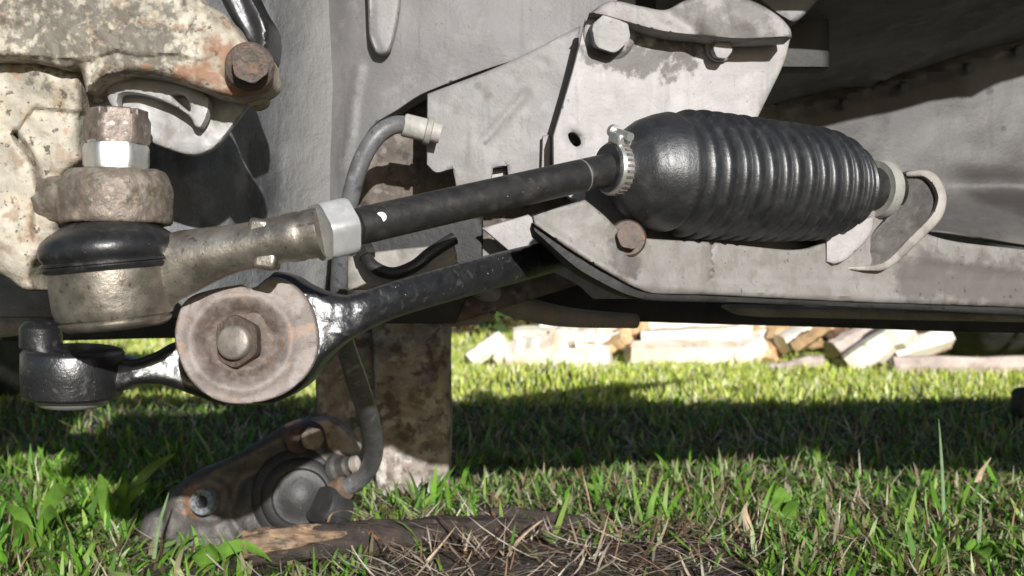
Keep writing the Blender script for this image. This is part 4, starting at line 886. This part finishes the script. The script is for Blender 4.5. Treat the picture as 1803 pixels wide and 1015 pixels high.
ss_ = [blades(7500, (.70, 1.35), (.010, .045), (.0006, .0018), STRAW, .9, .7, lambda x, y: np.random.rand(len(x)) < .5 + .5 * soil_weight(x, y), lift=.012, flat=True),
       blades(3000, (.70, .95), (.01, .06), (.0008, .0022), STRAW, .9, .7, lambda x, y: np.random.rand(len(x)) < soil_weight(x, y), lift=.014, flat=True),
       blades(3000, (.72, 1.5), (.015, .045), (.0006, .0018), STRAW, .8, 1.6, fore), blades(2600, (1.2, 2.2), (.02, .06), (.001, .002), STRAW[1:], .9, .7, lift=.02, flat=True)]
grass_obj('dry_straw', ss_, m_straw)

def leaf_geo(base, tip, width, sag=.2, side=None, n=9, fold=.18):
    base, tip = Vector(base), Vector(tip); ax_ = tip - base; Lx = ax_.length
    sd = Vector(side) if side else ax_.cross(Vector((0, 1, 0))); sd = sd.normalized(); nr = sd.cross(ax_).normalized()
    V, Fc = [], []
    for k in range(n):
        f = k / (n - 1); c = base + ax_ * f + Vector((0, 0, sag * Lx * math.sin(math.pi * f)))
        wv = width / 2 * (math.sin(math.pi * min(.99, f ** .8 * .93 + .06)) ** .75 + .04)
        for q in (-1, 0, 1): V.append(c + sd * q * wv + nr * (abs(q) * wv * fold * 1.5 + .0006 * math.sin(k * 2 + q)))
    m = len(V); V += [v + nr * -.0004 for v in V]
    for k in range(n - 1):
        for i in range(2):
            a = k * 3 + i; Fc.append((a, a + 1, a + 4, a + 3)); Fc.append((m + a, m + a + 3, m + a + 4, m + a + 1))
    return V, Fc
def plant(name, x, y, d, label, catg, leaves, group=None, mat=m_leaf):
    b = P(x, y, d); b.z = hz(b.x, b.y)
    t = thing(name, b, label, catg, group)
    for (tx_, ty_, td, wdt, sag) in leaves:
        V, Fc = leaf_geo(b, P(tx_, ty_, td), wdt, sag); mk('leaf', V, Fc, mat, t, angle=80)
    return t
plant('broadleaf_plant', 60, 960, .86, 'broad drooping green leaves at the lower left corner in front of the grass', 'plant',
      [(-20, 990, .80, .013, .35), (140, 895, .80, .012, .3), (120, 960, .79, .010, .3), (10, 890, .84, .011, .2)])
plant('broadleaf_plant', 190, 930, .92, 'upright dock-like leaves left of the caliper in the lush grass', 'plant',
      [(175, 835, .90, .011, .1), (222, 850, .91, .012, .1), (262, 850, .92, .008, .12), (205, 890, .88, .011, .3), (308, 800, .95, .009, .15)])
plant('broadleaf_plant', 360, 1000, .80, 'small green leaf rosette below the caliper in front', 'plant',
      [(330, 985, .775, .010, .3), (390, 985, .775, .011, .3), (350, 962, .79, .008, .25), (430, 960, .79, .006, .2), (480, 990, .78, .009, .25)])
plant('broadleaf_plant', 1385, 935, .90, 'light green crinkled leaf standing among the grass right of the bare soil', 'plant',
      [(1372, 858, .89, .018, .08), (1400, 880, .88, .012, .12), (1348, 905, .88, .010, .15)])
plant('broadleaf_plant', 1720, 1000, .80, 'round leafy weed in the lower right corner', 'plant',
      [(1740, 985, .775, .016, .3), (1775, 995, .775, .014, .3), (1700, 960, .79, .010, .3), (1760, 960, .79, .010, .25)])
def tall(name, pts, wd_, label, catg, mat=m_leaf):
    q = catmull([P(*p) for p in pts], 8); n = len(q); V, Fc = [], []
    for k, c in enumerate(q):
        f = k / (n - 1); wv = wd_ / 2 * (1 - f ** 2.2 * .9)
        for s in (-1, 0, 1): V.append(c + Vector((s * wv, abs(s) * wv * .5, 0)))
    m = len(V); V += [v + Vector((0, .0004, 0)) for v in V]
    for k in range(n - 1):
        for i in range(2):
            a = k * 3 + i; Fc.append((a, a + 1, a + 4, a + 3)); Fc.append((m + a, m + a + 3, m + a + 4, m + a + 1))
    return tag(mk(name, V, Fc, mat, None, angle=80), label, catg)
m_tall = M('tall_blade_green', (.22, .33, .16), .5, 0, var=.2, vs=80, trans=.3)
m_dry = M('dry_blade_tan', (.50, .38, .25), .6, 0, var=.3, vs=90, trans=.2)
tall('tall_grass_blade', [(1663, 935, .90), (1661, 860, .90), (1657, 790, .90), (1653, 738, .90)], .0030, 'tallest pale green grass blade, standing alone at the right', 'grass blade', m_tall)
tall('tall_grass_blade', [(375, 815, .98), (362, 785, .98), (345, 760, .98), (332, 742, .98)], .0032, 'single yellow-green blade leaning left above the caliper', 'grass blade', m_tall)
tall('tall_grass_blade', [(270, 985, .80), (278, 930, .80), (290, 890, .80), (297, 868, .80)], .0028, 'thin straw-green blade crossing the left end of the caliper', 'grass blade', m_tall)
tall('tall_grass_blade', [(1722, 975, .82), (1726, 930, .82), (1728, 878, .82)], .0035, 'short upright green blade at right, nearest the camera', 'grass blade', m_tall)
tall('tall_grass_blade', [(1140, 930, .90), (1150, 880, .90), (1168, 835, .90)], .006, 'broad bright blade rising from a tuft right of the thin branch', 'grass blade', m_leaf)
tall('tall_grass_blade', [(1135, 930, .90), (1120, 880, .90), (1112, 822, .90)], .004, 'narrow blade leaning left in the tuft right of the thin branch', 'grass blade', m_leaf)
tall('dry_blade', [(1332, 970, .82), (1320, 930, .82), (1312, 900, .82), (1316, 884, .82)], .0060, 'wide dry tan blade standing beside the bare soil', 'dry blade', m_dry)
tall('dry_blade', [(895, 980, .79), (915, 950, .80), (950, 920, .81), (962, 915, .815)], .0030, 'pale dry stalk arching over the end of the thick branch', 'dry blade', m_dry)
tall('dry_blade', [(740, 1000, .78), (770, 968, .785), (802, 928, .79)], .0026, 'straight pinkish dry stalk leaning against the thick branch', 'dry blade', m_dry)
tall('dry_blade', [(575, 925, .84), (585, 905, .83), (612, 900, .82), (640, 912, .825)], .0018, 'thin white bent stalk arching over the branch below the hose crimp', 'dry blade', m_dry)
tall('dry_blade', [(1722, 850, 1.0), (1730, 830, 1.0), (1745, 806, 1.0)], .0060, 'curled orange dry blade in the shade at far right', 'dry blade', m_dry)

# hedge behind the firewood: one leafy bush with stems
def hedge():
    t = thing('hedge', (0, 4.6, 0), 'dark green and brown hedge behind the firewood pile', 'hedge')
    rng = np.random.RandomState(3); n = 26000
    x = (rng.rand(n) * 2 - 1) * 3.4; z = rng.rand(n) ** 1.1 * 1.1; y = 4.3 + rng.rand(n) * .9 + .15 * np.sin(x * 3) + .1 * np.sin(x * 7 + z * 5)
    u = rng.randn(n, 3); u /= np.linalg.norm(u, axis=1)[:, None]; v = np.cross(u, rng.randn(n, 3)); v /= np.linalg.norm(v, axis=1)[:, None]
    s = (.018 + .02 * rng.rand(n))[:, None]; c = np.stack([x, y, z], 1)
    V = np.stack([c - u * s, c - v * s * .55, c + u * s, c + v * s * .55], 1).reshape(-1, 3)
    me = bpy.data.meshes.new('foliage'); q = np.arange(n * 4).reshape(n, 4); me.from_pydata(V.tolist(), [], q.tolist())
    cols = np.array([(.05, .09, .02), (.10, .13, .03), (.16, .10, .04), (.07, .05, .025)])[rng.randint(0, 4, n)]
    a = me.color_attributes.new('Col', 'FLOAT_COLOR', 'POINT'); a.data.foreach_set('color', np.repeat(np.concatenate([cols, np.ones((n, 1))], 1), 4, 0).ravel().astype(np.float32))
    me.materials.append(m_hedge); o = bpy.data.objects.new('foliage', me); COL.objects.link(o); o.parent = t; o.matrix_parent_inverse = Matrix.Translation((0, -4.6, 0)); o['kind'] = 'stuff'
    for k in range(16):
        xx = -3.2 + k * .43; mk('stem', *tube([(xx, 4.75, 0), (xx + .05, 4.7, .4), (xx - .04, 4.8, .95)], [.02, .014, .006], 8, sub=4), m_bark, t)
hedge()
